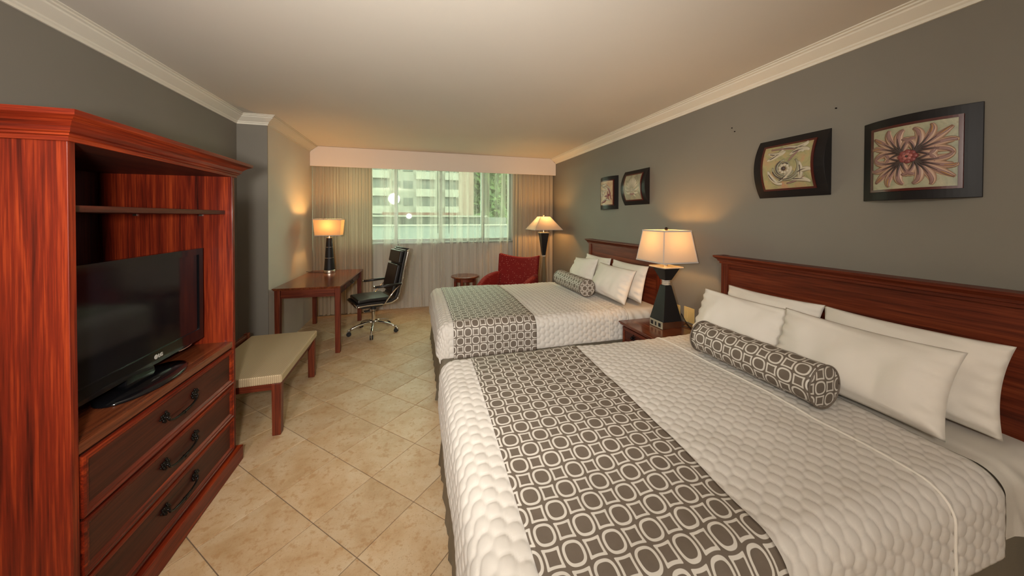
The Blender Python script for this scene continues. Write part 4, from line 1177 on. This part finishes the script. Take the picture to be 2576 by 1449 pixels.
sh1 = curtain('sheer_curtain', 'sheer white voile panel hanging behind the office chair side of the window', 'curtain', -1.47, .385, 5.640, .02, 2.33, .125, .026, M['sheer'], 21, 'sheer curtain panels')
sh2 = curtain('sheer_curtain', 'sheer white voile panel hanging behind the side table and red armchair', 'curtain', .355, 2.30, 5.655, .02, 2.33, .125, .026, M['sheer'], 22, 'sheer curtain panels')
curtain('drape', 'beige pleated drape drawn back behind the desk lamp', 'curtain', -1.476, -.655, 5.555, .015, 2.33, .050, .013, M['drape'], 23, 'beige drapes')
curtain('drape', 'beige pleated drape drawn back behind the floor lamp', 'curtain', 1.60, 2.335, 5.555, .015, 2.33, .075, .015, M['drape'], 24, 'beige drapes')
for x, cu in ((.335, sh1), (.515, sh2)):
    MB().tube([(x - cu.location[0], 5.605 - cu.location[1], 1.22), (x - cu.location[0], 5.605 - cu.location[1], 2.32)], .0035, 6).build('pull_wand', M['bronze'], cu, world=False)['label'] = 'thin dark pull wand'

# ------------------------------------------------------------------ outside the window
def build_outside():
    mw, md, mp = mat_plain('white_render', C(.17, .16, .145), .8), mat_plain('dark_window', C(.035, .038, .034), .3), mat_plain('pink_render', C(.14, .09, .075), .8)
    mg, mr = mat_plain('grey_render', C(.10, .108, .10), .8), mat_plain('red_band', C(.08, .025, .018), .7)
    b = thing('apartment_building', 'white apartment block with rows of balconies seen through the window', 'building', (0, 55, -8))
    MB().box(-16, 6.2, 52.6, 60, -8, 16).build('facade', mw, b)
    cols = [(-8.4, -3.91), (.06, 2.55), (4.27, 6.0)]
    for fl in range(-3, 5):
        z = 5.70 + (fl - 1) * 2.56 + .0
        for x0, x1 in cols:
            MB().box(x0, x1, 52.45, 52.62, z, z + 1.38).build('window', md, b)
            MB().box(x0 - .15, x1 + .15, 51.2, 52.55, z - 1.14, z - .02).build('balcony', mw, b)
        MB().box(-3.5, -2.3, 52.50, 52.62, z + .3, z + 1.15).build('window', md, b)
        MB().box(-1.9, -.55, 52.50, 52.62, z + .1, z + 1.25).build('window', md, b)
    MB().box(6.22, 8.5, 51.5, 60, -8, 16).build('stair_tower', mp, b)
    c = thing('low_annex', 'low flat-roofed annex with white eave below the apartment block', 'building', (1, 27, -8))
    MB().box(-9, 7.0, 26.2, 32, -8, 1.50).build('wall', mg, c)
    MB().box(-9.2, 5.3, 25.6, 32.2, 1.52, 1.64).build('roof_eave', mw, c)
    MB().box(-2.5, 3.4, 27, 31, 1.65, 1.86).build('red_band', mr, c)
    for k in range(9): MB().box(-8 + k * 1.55, -6.9 + k * 1.55, 26.10, 26.22, .93, 1.42).build('window', md, c)
    w = thing('terrace_wall', 'pale terrace parapet wall outside below the annex', 'wall', (1, 20, -8))
    MB().box(-9, 9, 20, 20.3, -8, .99).build('parapet', mat_plain('pale_blue_render', C(.095, .105, .103), .8), w)
    MB().box(-9, 9, 19.9, 20.4, .991, 1.06).build('coping', mw, w)
    g = MB().box(-60, 60, 6.2, 120, -8.3, -8).build('ground', mg); g['kind'] = 'structure'
    # wooded slope closing the view
    hx, hy = np.linspace(6, 90, 60), np.linspace(0, 1, 24)
    HX, HY = np.meshgrid(hx, hy, indexing='ij')
    HP = np.stack([HX, 84 + HY * 40 + 3 * vnoise(HX * .3, HY * 9, 41), -8 + HY * 52 * np.clip((HX - 4) / 12, .35, 1) + 3.5 * vnoise(HX * .5, HY * 12, 42)], -1).reshape(-1, 3)
    mh = NT('wooded_slope'); hn = mh.noise(mh.obj(rnd=False), .9, 5, .7)
    hill = mesh_np('hill', HP, grid_faces(60, 24), mh.done(mh.bsdf(Base_Color=mh.ramp(hn, [(.35, C(.012, .028, .006)), (.65, C(.050, .085, .018))]), Roughness=.9)))
    hill['kind'] = 'structure'
    # trees beyond the annex
    R = random.Random(5)
    ml = NT('tree_foliage'); nz = ml.noise(ml.obj(rnd=False), 1.6, 4)
    mleaf = ml.done(ml.bsdf(Base_Color=ml.ramp(nz, [(.35, C(.018, .04, .008)), (.65, C(.06, .10, .022))]), Roughness=.8))
    mbark = mat_plain('bark', C(.10, .07, .05), .9)
    for (x, y, h, r), lab in zip(((12.6, 64, 30, 3.6), (22.0, 76, 32, 5.2), (8.0, 33, 11.6, .9)),
                                 ('tall leafy green tree beside the pink tower outside', 'broad leafy tree behind the right drape outside', 'slender small tree above the annex outside')):
        t = thing('tree', lab, 'tree', (x, y, -8), group='trees outside the window')
        MB().tube([(x, y, -8), (x + .1, y, -8 + h * .5), (x, y, -8 + h * .8)], [.3, .2, .08], 8).build('trunk', mbark, t)
        cr = MB()
        for k in range(1500):
            a, u, q = R.random() * 2 * PI, R.random() ** .4, R.random()
            zz = -8 + h * (.35 + .65 * q); rr = r * math.sin(PI * (.12 + .8 * q)) ** .7 * u
            p = Vector((x + rr * math.cos(a), y + rr * math.sin(a), zz)); s = (.28 + .3 * R.random()) * (1.7 if h > 20 else .55)
            d1 = Vector((R.gauss(0, 1), R.gauss(0, 1), R.gauss(0, 1))).normalized(); d2 = d1.orthogonal().normalized()
            cr.add([p - d1 * s, p + d2 * s * .6, p + d1 * s, p - d2 * s * .6], [(0, 1, 2, 3)])
        o = cr.build('foliage', mleaf, t); o['kind'] = 'stuff'
build_outside()

for o in bpy.data.objects:
    if '_base' in o: del o['_base']
